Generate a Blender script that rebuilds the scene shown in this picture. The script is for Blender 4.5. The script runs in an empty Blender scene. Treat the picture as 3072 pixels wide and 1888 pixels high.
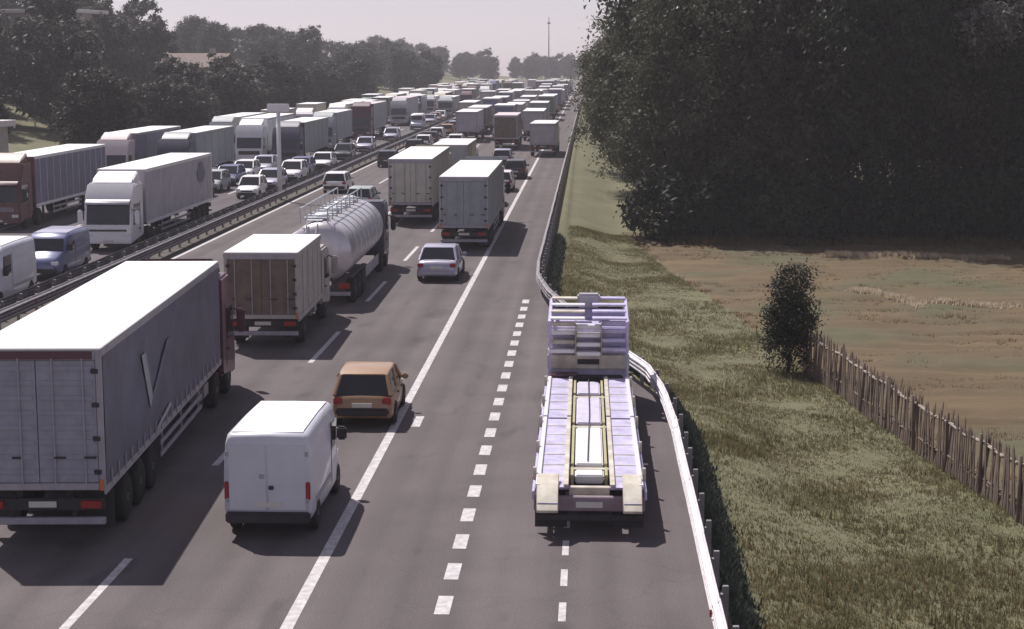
import bpy, bmesh, math, random
from mathutils import Vector, noise
R = math.radians
PI = math.pi
scene = bpy.context.scene
COL = scene.collection
random.seed(7)

# ------------------------------------------------------------------ camera, sky, sun, exposure
F = 1660.0
PITCH = math.atan(255 / F)
YAW = math.atan(79 / (F / math.cos(PITCH)))
CAMX, CAMH = 5.07, 9.5
cam = bpy.data.cameras.new('camera')
cam.sensor_width = 36
cam.lens = 36 * F / 1024
cam.clip_end = 6000
cam_o = bpy.data.objects.new('camera', cam)
cam_o.location = (CAMX, 0, CAMH)
cam_o.rotation_euler = (PI / 2 - PITCH, 0, YAW)
COL.objects.link(cam_o)
scene.camera = cam_o

SUN = Vector((-0.42, 0.56, 1.0)).normalized()
world = bpy.data.worlds.new('World')
scene.world = world
world.use_nodes = True
wn = world.node_tree.nodes
wl = world.node_tree.links
bg = wn['Background']
sky = wn.new('ShaderNodeTexSky')
sky.sky_type = 'NISHITA'
sky.sun_disc = False
sky.sun_elevation = math.asin(SUN.z)
sky.sun_rotation = math.atan2(SUN.x, SUN.y)
sky.air_density = 1.0
sky.dust_density = 0.3
sky.ozone_density = 1.0
hs = wn.new('ShaderNodeHueSaturation')
hs.inputs['Saturation'].default_value = 0.35
tint = wn.new('ShaderNodeMix')
tint.data_type = 'RGBA'
tint.blend_type = 'MULTIPLY'
tint.inputs['Factor'].default_value = 1.0
tint.inputs['B'].default_value = (1.06, 0.985, 1.13, 1)
wl.new(sky.outputs[0], hs.inputs['Color'])
wl.new(hs.outputs[0], tint.inputs['A'])
wl.new(tint.outputs['Result'], bg.inputs['Color'])
bg.inputs['Strength'].default_value = 0.078

sl = bpy.data.lights.new('sun', 'SUN')
sl.energy = 5.0
sl.angle = R(0.55)
sl.color = (1.0, 0.95, 0.90)
sun_o = bpy.data.objects.new('sun', sl)
sun_o.rotation_euler = SUN.to_track_quat('Z', 'Y').to_euler()
COL.objects.link(sun_o)

vs = scene.view_settings
vs.view_transform = 'Standard'
vs.look = 'None'
vs.exposure = 0.08
vs.gamma = 1.0
scene.cycles.max_bounces = 6
scene.cycles.volume_bounces = 0

# ------------------------------------------------------------------ materials
MATS = {}

def mat(name, col, rough=0.6, metal=0.0, var=0.12, scale=3.0, bump=0.0, bscale=40.0, coat=0.0, col2=None, spec=0.5, detail=5.0, stretch=None):
    if name in MATS:
        return MATS[name]
    m = bpy.data.materials.new(name)
    m.use_nodes = True
    nt = m.node_tree
    b = nt.nodes['Principled BSDF']
    b.inputs['Roughness'].default_value = rough
    b.inputs['Metallic'].default_value = metal
    b.inputs['Coat Weight'].default_value = coat
    b.inputs['Specular IOR Level'].default_value = spec
    tc = nt.nodes.new('ShaderNodeTexCoord')
    src = tc.outputs['Object']
    if stretch:
        mp = nt.nodes.new('ShaderNodeMapping')
        mp.inputs['Scale'].default_value = stretch
        nt.links.new(src, mp.inputs['Vector'])
        src = mp.outputs[0]
    nz = nt.nodes.new('ShaderNodeTexNoise')
    nz.inputs['Scale'].default_value = scale
    nz.inputs['Detail'].default_value = detail
    nz.inputs['Roughness'].default_value = 0.65
    nt.links.new(src, nz.inputs['Vector'])
    rp = nt.nodes.new('ShaderNodeValToRGB')
    c2 = col2 if col2 else tuple(min(1, c * (1 + var)) for c in col)
    c1 = col if col2 else tuple(c * (1 - var) for c in col)
    rp.color_ramp.elements[0].position = 0.32
    rp.color_ramp.elements[1].position = 0.68
    rp.color_ramp.elements[0].color = (*c1, 1)
    rp.color_ramp.elements[1].color = (*c2, 1)
    nt.links.new(nz.outputs['Fac'], rp.inputs['Fac'])
    nt.links.new(rp.outputs['Color'], b.inputs['Base Color'])
    if bump:
        n2 = nt.nodes.new('ShaderNodeTexNoise')
        n2.inputs['Scale'].default_value = bscale
        n2.inputs['Detail'].default_value = 4
        nt.links.new(tc.outputs['Object'], n2.inputs['Vector'])
        bp = nt.nodes.new('ShaderNodeBump')
        bp.inputs['Strength'].default_value = bump
        bp.inputs['Distance'].default_value = 0.02
        nt.links.new(n2.outputs['Fac'], bp.inputs['Height'])
        nt.links.new(bp.outputs[0], b.inputs['Normal'])
    MATS[name] = m
    return m

def asphalt(name, base, streak):
    m = bpy.data.materials.new(name)
    m.use_nodes = True
    nt = m.node_tree
    b = nt.nodes['Principled BSDF']
    b.inputs['Roughness'].default_value = 0.82
    b.inputs['Specular IOR Level'].default_value = 0.15
    tc = nt.nodes.new('ShaderNodeTexCoord')
    def nz(scale, st, det=4):
        mp = nt.nodes.new('ShaderNodeMapping')
        mp.inputs['Scale'].default_value = st
        nt.links.new(tc.outputs['Object'], mp.inputs['Vector'])
        n = nt.nodes.new('ShaderNodeTexNoise')
        n.inputs['Scale'].default_value = scale
        n.inputs['Detail'].default_value = det
        nt.links.new(mp.outputs[0], n.inputs['Vector'])
        return n.outputs['Fac']
    grain = nz(30, (1, 1, 1), 3)
    blot = nz(0.35, (1, 1, 1), 6)
    lane = nz(1.1, (1, 0.02, 1), 3)
    def ramp(fac, a, c, p0=0.3, p1=0.7):
        r = nt.nodes.new('ShaderNodeValToRGB')
        r.color_ramp.elements[0].position = p0
        r.color_ramp.elements[1].position = p1
        r.color_ramp.elements[0].color = (a, a, a, 1)
        r.color_ramp.elements[1].color = (c, c, c, 1)
        nt.links.new(fac, r.inputs['Fac'])
        return r.outputs['Color']
    def mul(a, c):
        x = nt.nodes.new('ShaderNodeMix')
        x.data_type = 'RGBA'
        x.blend_type = 'MULTIPLY'
        x.inputs['Factor'].default_value = 1
        nt.links.new(a, x.inputs['A'])
        nt.links.new(c, x.inputs['B'])
        return x.outputs['Result']
    rgb = nt.nodes.new('ShaderNodeRGB')
    rgb.outputs[0].default_value = (*base, 1)
    c = mul(rgb.outputs[0], ramp(grain, 0.78, 1.2))
    c = mul(c, ramp(blot, 0.88, 1.1))
    c = mul(c, ramp(lane, 1 - streak, 1 + streak))
    # worn wheel tracks and the oily middle of each 3.75 m lane
    sx = nt.nodes.new('ShaderNodeSeparateXYZ')
    nt.links.new(tc.outputs['Object'], sx.inputs[0])
    wob = nt.nodes.new('ShaderNodeMath')
    wob.operation = 'MULTIPLY_ADD'
    nt.links.new(blot, wob.inputs[0])
    wob.inputs[1].default_value = 0.5
    nt.links.new(sx.outputs['X'], wob.inputs[2])
    dv = nt.nodes.new('ShaderNodeMath')
    dv.operation = 'DIVIDE'
    nt.links.new(wob.outputs[0], dv.inputs[0])
    dv.inputs[1].default_value = 3.75
    fr = nt.nodes.new('ShaderNodeMath')
    fr.operation = 'FRACT'
    nt.links.new(dv.outputs[0], fr.inputs[0])
    tr = nt.nodes.new('ShaderNodeValToRGB')
    el = tr.color_ramp.elements
    el[0].position, el[1].position = 0.0, 1.0
    for p_, v_ in ((0.14, 1.06), (0.30, 0.86), (0.42, 1.03), (0.53, 0.91), (0.64, 1.03), (0.78, 0.86), (0.92, 1.06)):
        e_ = el.new(p_)
        e_.color = (v_, v_, v_, 1)
    for e_ in (el[0], el[len(el) - 1]):
        e_.color = (1.05, 1.05, 1.05, 1)
    nt.links.new(fr.outputs[0], tr.inputs['Fac'])
    c = mul(c, tr.outputs['Color'])
    # fine cracks, broken up by noise
    vo = nt.nodes.new('ShaderNodeTexVoronoi')
    vo.feature = 'DISTANCE_TO_EDGE'
    vo.inputs['Scale'].default_value = 0.30
    wv = nt.nodes.new('ShaderNodeVectorMath')
    wv.operation = 'MULTIPLY_ADD'
    nn = nt.nodes.new('ShaderNodeTexNoise')
    nn.inputs['Scale'].default_value = 1.3
    nt.links.new(tc.outputs['Object'], nn.inputs['Vector'])
    nt.links.new(nn.outputs['Color'], wv.inputs[0])
    wv.inputs[1].default_value = (1.6, 1.6, 0)
    nt.links.new(tc.outputs['Object'], wv.inputs[2])
    nt.links.new(wv.outputs[0], vo.inputs['Vector'])
    ck = nt.nodes.new('ShaderNodeMath')
    ck.operation = 'MULTIPLY_ADD'
    nt.links.new(nz(0.12, (1, 1, 1), 2), ck.inputs[0])
    ck.inputs[1].default_value = 0.078
    nt.links.new(vo.outputs['Distance'], ck.inputs[2])
    c = mul(c, ramp(ck.outputs[0], 0.93, 1.0, 0.040, 0.054))
    # dark oil drops and rubber stains
    c = mul(c, ramp(nz(0.9, (1, 0.35, 1), 5), 0.76, 1.0, 0.30, 0.40))
    nt.links.new(c, b.inputs['Base Color'])
    bp = nt.nodes.new('ShaderNodeBump')
    bp.inputs['Strength'].default_value = 0.25
    bp.inputs['Distance'].default_value = 0.01
    nt.links.new(grain, bp.inputs['Height'])
    nt.links.new(bp.outputs[0], b.inputs['Normal'])
    return m

def leafmat(name, c1, c2, trans=0.25, rv=0.35):
    m = mat(name, c1, 0.6, 0, col2=c2, scale=0.9, spec=0.2)
    nt = m.node_tree
    b = nt.nodes['Principled BSDF']
    out = nt.nodes['Material Output']
    src = b.inputs['Base Color'].links[0].from_socket
    oi = nt.nodes.new('ShaderNodeObjectInfo')
    mr = nt.nodes.new('ShaderNodeMapRange')
    mr.inputs['To Min'].default_value = 1 - rv
    mr.inputs['To Max'].default_value = 1 + rv
    nt.links.new(oi.outputs['Random'], mr.inputs['Value'])
    vm = nt.nodes.new('ShaderNodeVectorMath')
    vm.operation = 'SCALE'
    nt.links.new(src, vm.inputs[0])
    nt.links.new(mr.outputs[0], vm.inputs['Scale'])
    hu = nt.nodes.new('ShaderNodeHueSaturation')
    mh = nt.nodes.new('ShaderNodeMath')
    mh.operation = 'MULTIPLY_ADD'
    nt.links.new(oi.outputs['Random'], mh.inputs[0])
    mh.inputs[1].default_value = 0.06 if rv else 0.0
    mh.inputs[2].default_value = 0.49 if rv else 0.495
    nt.links.new(mh.outputs[0], hu.inputs['Hue'])
    nt.links.new(vm.outputs[0], hu.inputs['Color'])
    nt.links.new(hu.outputs[0], b.inputs['Base Color'])
    tr = nt.nodes.new('ShaderNodeBsdfTranslucent')
    mx = nt.nodes.new('ShaderNodeMixShader')
    mx.inputs[0].default_value = trans
    nt.links.new(hu.outputs[0], tr.inputs['Color'])
    nt.links.new(b.outputs[0], mx.inputs[1])
    nt.links.new(tr.outputs[0], mx.inputs[2])
    nt.links.new(mx.outputs[0], out.inputs['Surface'])
    return m

M_ASPH = asphalt('asphalt', (0.130, 0.111, 0.1135), 0.10)
M_ASPH2 = asphalt('asphalt_opposite', (0.118, 0.103, 0.109), 0.09)
M_PAINT = mat('road_paint', (0.36, 0.335, 0.345), 0.75, col2=(0.66, 0.62, 0.63), scale=5, bump=0.2, detail=9)
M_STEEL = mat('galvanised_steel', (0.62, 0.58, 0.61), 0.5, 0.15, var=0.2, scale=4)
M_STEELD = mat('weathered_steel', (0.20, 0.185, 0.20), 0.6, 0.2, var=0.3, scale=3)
M_POST = mat('steel_post', (0.25, 0.24, 0.25), 0.6, 0.4, var=0.2)
M_TYRE = mat('tyre_rubber', (0.018, 0.017, 0.018), 0.9, var=0.2)
M_RIM = mat('rim_metal', (0.35, 0.34, 0.35), 0.45, 0.6, var=0.15)
M_CHAS = mat('chassis_black', (0.035, 0.032, 0.036), 0.7, var=0.3)
M_GLASS = mat('dark_glass', (0.012, 0.013, 0.018), 0.06, var=0.1, spec=0.7)
M_WHITE = mat('white_paint', (0.78, 0.76, 0.78), 0.4, var=0.05, scale=1.2, coat=0.2)
M_ROOF = mat('white_roof_sheet', (0.80, 0.78, 0.78), 0.6, var=0.05, scale=1.0)
M_CAP = mat('roof_cap_pink', (0.62, 0.52, 0.54), 0.6, var=0.08)
M_VANW = mat('van_white', (0.60, 0.60, 0.67), 0.38, var=0.06, scale=1.5, coat=0.3)
M_NAVY = mat('navy_curtain', (0.125, 0.125, 0.175), 0.6, var=0.22, scale=1.0, bump=0.2, bscale=6)
M_DOORB = mat('blue_grey_door', (0.30, 0.30, 0.365), 0.5, var=0.14, scale=2.5)
M_FRAMEG = mat('frame_grey', (0.36, 0.34, 0.38), 0.5, 0.2, var=0.15)
M_MAROON = mat('maroon_paint', (0.10, 0.032, 0.052), 0.4, var=0.15, coat=0.3)
M_BROWN = mat('brown_board', (0.155, 0.115, 0.092), 0.7, var=0.28, scale=2.2)
M_LILAC = mat('lilac_curtain', (0.44, 0.41, 0.45), 0.6, var=0.12, scale=1.2, bump=0.15, bscale=6)
M_BEIGE = mat('beige_grey_panel', (0.42, 0.385, 0.36), 0.6, var=0.16, scale=1.6)
M_GREYT = mat('grey_trailer', (0.31, 0.335, 0.355), 0.55, var=0.12, scale=1.6)
M_PALEG = mat('pale_grey_trailer', (0.52, 0.485, 0.41), 0.55, var=0.14, scale=1.3)
M_TANK = mat('tank_metal', (0.60, 0.56, 0.59), 0.32, 0.45, var=0.12, scale=2)
M_ALU = mat('aluminium_rungs', (0.50, 0.52, 0.56), 0.45, 0.5, var=0.15)
M_RED = mat('terracotta_red_paint', (0.37, 0.22, 0.125), 0.4, var=0.08, coat=0.35)
M_SILVER = mat('silver_lilac_paint', (0.46, 0.44, 0.55), 0.34, 0.35, var=0.05, coat=0.4)
M_BLUE = mat('steel_blue_paint', (0.125, 0.135, 0.26), 0.36, 0.2, var=0.08, coat=0.4)
M_BLACKC = mat('black_paint', (0.03, 0.03, 0.036), 0.3, var=0.1, coat=0.4)
M_DKBROWN = mat('rust_brown_cab', (0.145, 0.066, 0.066), 0.5, var=0.18)
M_SLATE = mat('slate_curtain', (0.17, 0.17, 0.24), 0.6, var=0.16, scale=1.2)
M_DARKCAB = mat('dark_violet_cab', (0.075, 0.07, 0.11), 0.45, var=0.15, coat=0.2)
M_TAIL = mat('tail_light_red', (0.32, 0.02, 0.02), 0.25, var=0.1)
M_ORANGE = mat('marker_orange', (0.55, 0.17, 0.06), 0.4, var=0.1)
M_HEAD = mat('headlight_lens', (0.70, 0.71, 0.74), 0.12, var=0.05)
M_PLATE = mat('number_plate', (0.62, 0.60, 0.55), 0.5, var=0.05)
M_CREAM = mat('cream_metal', (0.40, 0.34, 0.26), 0.55, 0.1, col2=(0.70, 0.66, 0.58), scale=2.2, detail=8)
M_LAV = mat('lavender_metal', (0.54, 0.50, 0.69), 0.45, 0.15, var=0.22, scale=2.5)
M_PALELAV = mat('pale_lavender_panel', (0.62, 0.58, 0.72), 0.45, 0.1, var=0.12)
M_OLIVE = mat('olive_yellow_edge', (0.40, 0.37, 0.20), 0.6, var=0.15)
M_CREAMDK = mat('bumper_mauve', (0.26, 0.19, 0.22), 0.6, var=0.2)
M_GRASSG = mat('verge_soil_grass', (0.104, 0.106, 0.050), 0.95, col2=(0.160, 0.145, 0.080), scale=0.3, bump=0.5, bscale=9)
M_FIELD = mat('dry_field', (0.086, 0.058, 0.027), 0.95, col2=(0.145, 0.101, 0.050), scale=0.5, bump=0.8, bscale=5, stretch=(0.16, 1.3, 1))
def _field_patches():
    nt = M_FIELD.node_tree
    b = nt.nodes['Principled BSDF']
    src = b.inputs['Base Color'].links[0].from_socket
    tc = nt.nodes.new('ShaderNodeTexCoord')
    n = nt.nodes.new('ShaderNodeTexNoise')
    n.inputs['Scale'].default_value = 0.16
    n.inputs['Detail'].default_value = 6
    nt.links.new(tc.outputs['Object'], n.inputs['Vector'])
    r = nt.nodes.new('ShaderNodeValToRGB')
    r.color_ramp.elements[0].position = 0.46
    r.color_ramp.elements[1].position = 0.62
    nt.links.new(n.outputs['Fac'], r.inputs['Fac'])
    x = nt.nodes.new('ShaderNodeMix')
    x.data_type = 'RGBA'
    nt.links.new(r.outputs['Color'], x.inputs['Factor'])
    nt.links.new(src, x.inputs['A'])
    x.inputs['B'].default_value = (0.088, 0.080, 0.042, 1)
    nt.links.new(x.outputs['Result'], b.inputs['Base Color'])
_field_patches()
M_HAY = leafmat('pale_hay', (0.42, 0.35, 0.25), (0.62, 0.54, 0.41), 0.5, 0.0)
M_CONC = mat('concrete', (0.33, 0.31, 0.31), 0.85, var=0.2, scale=2)
M_PICK = mat('weathered_paling', (0.125, 0.086, 0.070), 0.85, col2=(0.225, 0.160, 0.130), scale=2.0)
M_RAILW = mat('pale_paling_rail', (0.33, 0.27, 0.235), 0.8, var=0.2)
M_BARK = mat('bark', (0.075, 0.060, 0.048), 0.9, var=0.3, scale=6, bump=0.5)
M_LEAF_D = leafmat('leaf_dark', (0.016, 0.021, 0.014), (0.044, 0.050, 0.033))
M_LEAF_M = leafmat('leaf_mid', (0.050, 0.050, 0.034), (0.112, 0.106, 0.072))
M_LEAF_P = leafmat('leaf_painted_sun', (0.10, 0.10, 0.085), (0.24, 0.235, 0.21))  # sunlit foliage put into the leaf colour
M_LEAF_F = leafmat('leaf_far', (0.034, 0.037, 0.033), (0.078, 0.078, 0.064))
M_GRASS = leafmat('grass_blade', (0.122, 0.118, 0.056), (0.215, 0.196, 0.102), 0.5, 0.0)
M_STRAW = leafmat('dry_grass_blade', (0.130, 0.096, 0.050), (0.25, 0.190, 0.098), 0.5, 0.0)
M_IVY = leafmat('dark_ivy', (0.022, 0.030, 0.026), (0.052, 0.062, 0.052), 0.2, 0.0)
M_WALLP = mat('plaster_pink', (0.42, 0.33, 0.32), 0.85, var=0.12)
M_WALLC = mat('plaster_cream', (0.42, 0.385, 0.36), 0.85, var=0.12)
M_WALLL = mat('plaster_lilac_grey', (0.45, 0.41, 0.46), 0.85, var=0.12)
M_TILE = mat('roof_tile', (0.20, 0.145, 0.135), 0.85, var=0.2)
M_TILEP = mat('pale_roof', (0.72, 0.66, 0.66), 0.8, var=0.1)
M_SHUT = mat('shutter', (0.09, 0.09, 0.08), 0.7, var=0.2)

# ------------------------------------------------------------------ mesh helpers
class MB:
    def __init__(s):
        s.v = []
        s.f = []
    def add(s, vs_, fs_):
        o = len(s.v)
        s.v += [tuple(v) for v in vs_]
        s.f += [tuple(i + o for i in f) for f in fs_]
        return s
    def box(s, x0, x1, y0, y1, z0, z1):
        return s.add([(x0, y0, z0), (x1, y0, z0), (x1, y1, z0), (x0, y1, z0), (x0, y0, z1), (x1, y0, z1), (x1, y1, z1), (x0, y1, z1)],
                     [(0, 3, 2, 1), (4, 5, 6, 7), (0, 1, 5, 4), (1, 2, 6, 5), (2, 3, 7, 6), (3, 0, 4, 7)])
    def px(s, prof, x0, x1, x0t=None, x1t=None):      # prism along x; prof [(y,z)]
        n = len(prof)
        vs_ = [(x0, y, z) for y, z in prof] + [(x1, y, z) for y, z in prof]
        fs_ = [tuple(range(n)), tuple(range(2 * n - 1, n - 1, -1))]
        for i in range(n):
            j = (i + 1) % n
            fs_.append((i, i + n, j + n, j))
        return s.add(vs_, fs_)
    def py(s, prof, y0, y1):                            # prism along y; prof [(x,z)]
        n = len(prof)
        vs_ = [(x, y0, z) for x, z in prof] + [(x, y1, z) for x, z in prof]
        fs_ = [tuple(range(n)), tuple(range(2 * n - 1, n - 1, -1))]
        for i in range(n):
            j = (i + 1) % n
            fs_.append((i, i + n, j + n, j))
        return s.add(vs_, fs_)
    def tube(s, pts, r, n=6, r2=None):
        pts = [Vector(p) for p in pts]
        rings = []
        for i, p in enumerate(pts):
            d = (pts[min(i + 1, len(pts) - 1)] - pts[max(i - 1, 0)]).normalized()
            u = d.cross(Vector((0, 0, 1)) if abs(d.z) < 0.9 else Vector((1, 0, 0))).normalized()
            w = d.cross(u)
            rr = r if r2 is None else r + (r2 - r) * i / (len(pts) - 1)
            rings.append([p + (u * math.cos(a) + w * math.sin(a)) * rr for a in [2 * PI * k / n for k in range(n)]])
        vs_ = [v for ring in rings for v in ring]
        fs_ = []
        for i in range(len(pts) - 1):
            for k in range(n):
                fs_.append((i * n + k, i * n + (k + 1) % n, (i + 1) * n + (k + 1) % n, (i + 1) * n + k))
        fs_ += [tuple(range(n - 1, -1, -1)), tuple(range((len(pts) - 1) * n, len(pts) * n))]
        return s.add(vs_, fs_)
    def lathe_x(s, c, prof, n=20):                      # prof [(x,r)] about x axis through c
        vs_ = []
        for x, r in prof:
            for k in range(n):
                a = 2 * PI * k / n
                vs_.append((c[0] + x, c[1] + r * math.cos(a), c[2] + r * math.sin(a)))
        fs_ = []
        for i in range(len(prof) - 1):
            for k in range(n):
                fs_.append((i * n + k, i * n + (k + 1) % n, (i + 1) * n + (k + 1) % n, (i + 1) * n + k))
        fs_ += [tuple(range(n - 1, -1, -1)), tuple(range((len(prof) - 1) * n, len(prof) * n))]
        return s.add(vs_, fs_)
    def loft(s, secs, cap=True):                        # list of closed rings, equal counts
        n = len(secs[0])
        vs_ = [v for r in secs for v in r]
        fs_ = []
        for i in range(len(secs) - 1):
            for k in range(n):
                fs_.append((i * n + k, i * n + (k + 1) % n, (i + 1) * n + (k + 1) % n, (i + 1) * n + k))
        if cap:
            fs_ += [tuple(range(n - 1, -1, -1)), tuple(range((len(secs) - 1) * n, len(secs) * n))]
        return s.add(vs_, fs_)
    def mesh(s, name, m, bevel=0.0, smooth=False, seg=2):
        me = bpy.data.meshes.new(name)
        me.from_pydata(s.v, [], s.f)
        bm = bmesh.new()
        bm.from_mesh(me)
        bmesh.ops.recalc_face_normals(bm, faces=bm.faces)
        if bevel:
            ed = [e for e in bm.edges if len(e.link_faces) == 2 and e.calc_face_angle(0) > 0.5]
            bmesh.ops.bevel(bm, geom=ed, offset=bevel, segments=seg, affect='EDGES', clamp_overlap=True)
        bm.to_mesh(me)
        bm.free()
        me.materials.append(m)
        if smooth or bevel:
            for p in me.polygons:
                p.use_smooth = True
            if not smooth or bevel:
                try:
                    me.set_sharp_from_angle(angle=R(35))
                except Exception:
                    pass
        return me
    def build(s, name, m, parent=None, bevel=0.0, smooth=False, seg=2, loc=None):
        return link(name, s.mesh(name, m, bevel, smooth, seg), parent, loc)

def link(name, me, parent=None, loc=None, rz=0.0):
    o = bpy.data.objects.new(name, me)
    COL.objects.link(o)
    if parent:
        o.parent = parent
    if loc:
        o.location = loc
    if rz:
        o.rotation_euler.z = rz
    return o

def tag(o, label, cat, group=None):
    o['label'] = label
    o['category'] = cat
    if group:
        o['group'] = group
    return o

def thing(name, label, cat, loc, rz=0.0, group=None):
    o = bpy.data.objects.new(name, None)
    o.empty_display_size = 0.3
    COL.objects.link(o)
    o.location = loc
    o.rotation_euler = (0, 0, rz)
    return tag(o, label, cat, group)

def structure(o):
    o['kind'] = 'structure'
    return o

def copy_tree(o, parent=None):
    c = o.copy()
    COL.objects.link(c)
    c.parent = parent
    for ch in o.children:
        copy_tree(ch, c)
    return c

def sm(t):
    t = max(0.0, min(1.0, t))
    return t * t * (3 - 2 * t)

# ------------------------------------------------------------------ terrain
def rail_x(y):
    pts = [(-50, 7.25), (40, 7.22), (43.6, 7.13), (47.2, 6.80), (49.5, 6.25), (53, 5.50), (58, 4.50), (63, 3.55), (67.7, 3.0), (72, 2.9), (2000, 2.9)]
    for (a, xa), (b, xb) in zip(pts, pts[1:]):
        if y <= b:
            return xa + (xb - xa) * (y - a) / (b - a)
    return 2.9

def fence_x(y):
    return 14.92 + (y - 37.1) * (9.21 - 14.92) / (81.1 - 37.1)

def nz2(x, y, s):
    return noise.noise(Vector((x * s, y * s, 3.7)))

def ground_z(x, y):
    e = rail_x(y) + 0.42
    if x > e:
        d = x - e
        z = -0.42 * sm(d / 0.55) - 0.60 * sm((d - 0.5) / 3.2)
        z += 0.16 * nz2(x, y, 0.35) * sm(d / 2) + 0.05 * nz2(x, y, 1.3) * sm(d / 1.0)
        if y > 84:
            z += 1.6 * sm((y - 84) / 60)
        return z
    if x < -34.5:
        d = -34.5 - x
        z = 0.15 * nz2(x, y, 0.3)
        z += 7.5 * sm((d - 4) / 55) * sm((y - 60) / 130)
        return z - 0.03
    return -0.06

def make_ground():
    xs = [-620, -450, -300, -200, -150, -120, -100, -85, -70, -60, -52, -46, -42, -39, -37, -35.5, -34.6, -30, -16, -5, 2, 2.6]
    xs += [3.0 + 0.25 * i for i in range(54)] + [17, 18, 19.5, 21, 23, 26, 30, 36, 44, 60, 90, 150, 300, 450, 620]
    ys = [-40, -20, 0, 8] + [12 + 0.8 * i for i in range(112)] + [104, 110, 118, 128, 140, 160, 180, 210, 250, 300, 380, 500, 700, 950]
    v = [(x, y, ground_z(x, y)) for y in ys for x in xs]
    n = len(xs)
    f = [(j * n + i, j * n + i + 1, (j + 1) * n + i + 1, (j + 1) * n + i) for j in range(len(ys) - 1) for i in range(n - 1)]
    me = bpy.data.meshes.new('ground')
    me.from_pydata(v, [], f)
    me.materials.append(M_GRASSG)
    me.materials.append(M_FIELD)
    for p in me.polygons:
        c = p.center
        p.use_smooth = True
        if c.x > fence_x(c.y) + 0.3 and c.x > 7 and c.y < 100:
            p.material_index = 1
    return structure(link('ground', me))
make_ground()

def make_field():
    xs = [0.4 * i for i in range(90)]
    ys = [20 + 0.4 * i for i in range(190)]
    v, f = [], []
    n = len(xs)
    for y in ys:
        for d in xs:
            x = fence_x(y) + 0.35 + d
            z = ground_z(x, y) + 0.05 + 0.05 * math.sin(y * 4.2 + 1.2 * nz2(x, y, 0.25)) + 0.10 * nz2(x, y, 1.1) + 0.05 * nz2(x, y, 2.7)
            if d == 0:
                z -= 0.12
            v.append((x, y, z))
    f = [(j * n + i, j * n + i + 1, (j + 1) * n + i + 1, (j + 1) * n + i) for j in range(len(ys) - 1) for i in range(n - 1)]
    me = bpy.data.meshes.new('field')
    me.from_pydata(v, [], f)
    me.materials.append(M_FIELD)
    for p in me.polygons:
        p.use_smooth = True
    return structure(link('field', me))
make_field()

def sheet(name, outline, z, m, parent=None):
    me = bpy.data.meshes.new(name)
    me.from_pydata([(x, y, z) for x, y in outline], [], [tuple(range(len(outline)))])
    bm = bmesh.new()
    bm.from_mesh(me)
    bmesh.ops.recalc_face_normals(bm, faces=bm.faces)
    for fc in bm.faces:
        if fc.normal.z < 0:
            fc.normal_flip()
    bmesh.ops.triangulate(bm, faces=bm.faces)
    bm.to_mesh(me)
    bm.free()
    me.materials.append(m)
    return link(name, me, parent)

REND = 760
ro = [(-15.35, -30)]
yy = [-30] + [40 + 1.5 * i for i in range(24)] + [REND]
ro += [(rail_x(y) + 0.18, y) for y in yy]
ro += [(-15.35, REND)]
road = structure(sheet('road', ro, 0.0, M_ASPH))
road_opp = structure(sheet('opposite_carriageway', [(-34.2, -30), (-16.65, -30), (-16.65, REND), (-34.2, REND)], 0.0, M_ASPH2))
med = MB()
med.box(-16.65, -15.35, -30, REND, -0.1, 0.09)
structure(med.build('median_strip', mat('median_soil', (0.060, 0.052, 0.046), 0.95, col2=(0.115, 0.10, 0.09), scale=1.5, bump=0.5)))

# road markings: each painted piece on its own thin sheet
def mark(name, x, y0, y1, w, parent):
    return sheet(name, [(x - w / 2, y0), (x + w / 2, y0), (x + w / 2, y1), (x - w / 2, y1)], 0.005, M_PAINT, parent)
mark('edge_line', 0.0, 0, REND, 0.22, road)
mark('median_edge_line', -15.0, 0, REND, 0.2, road)
mark('median_edge_line', -17.05, 0, REND, 0.2, road_opp)
for k in range(24):
    y = 22.17 + 1.955 * k
    if y < 66:
        mark('bay_dash', 2.55, y - 0.5, y + 0.5, 0.27, road)
for y in (26.0, 27.77, 29.7, 31.6, 33.5, 35.4, 37.3):
    mark('parking_dash', 4.64, y - 0.5, y + 0.5, 0.13, road)
mark('paint_patch', 0.55, 42.3, 43.6, 0.22, road)
for lx in (-3.75, -7.5, -11.25):
    for k in range(26):
        y0 = 26.0 - 1.6 + k * 13.5 if lx == -3.75 else 20 + k * 13.5
        mark('lane_dash', lx, y0, y0 + 6.1, 0.17, road)
for lx in (-20.75, -24.5, -28.25):
    for k in range(22):
        mark('lane_dash', lx, 50 + k * 13.5, 54.5 + k * 13.5, 0.17, road_opp)

# ------------------------------------------------------------------ guardrails
WB = [(0.0, 0.0), (0.02, 0.02), (0.02, 0.05), (0.085, 0.085), (0.085, 0.12), (0.02, 0.15), (0.02, 0.17), (0.085, 0.20), (0.085, 0.235), (0.02, 0.27), (0.02, 0.29), (0.085, 0.32), (0.085, 0.355), (0.02, 0.39), (0.02, 0.42), (0.0, 0.44)]
def beam_mesh(length, side, m_=None):
    m = MB()
    n = len(WB)
    pts = [(side * x * 1.5, z) for x, z in WB] + [(side * (x * 1.5 - 0.006), z) for x, z in reversed(WB)]
    return m.py([(x, z) for x, z in pts], 0, length).mesh('beam', m_ or M_STEEL)

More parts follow.
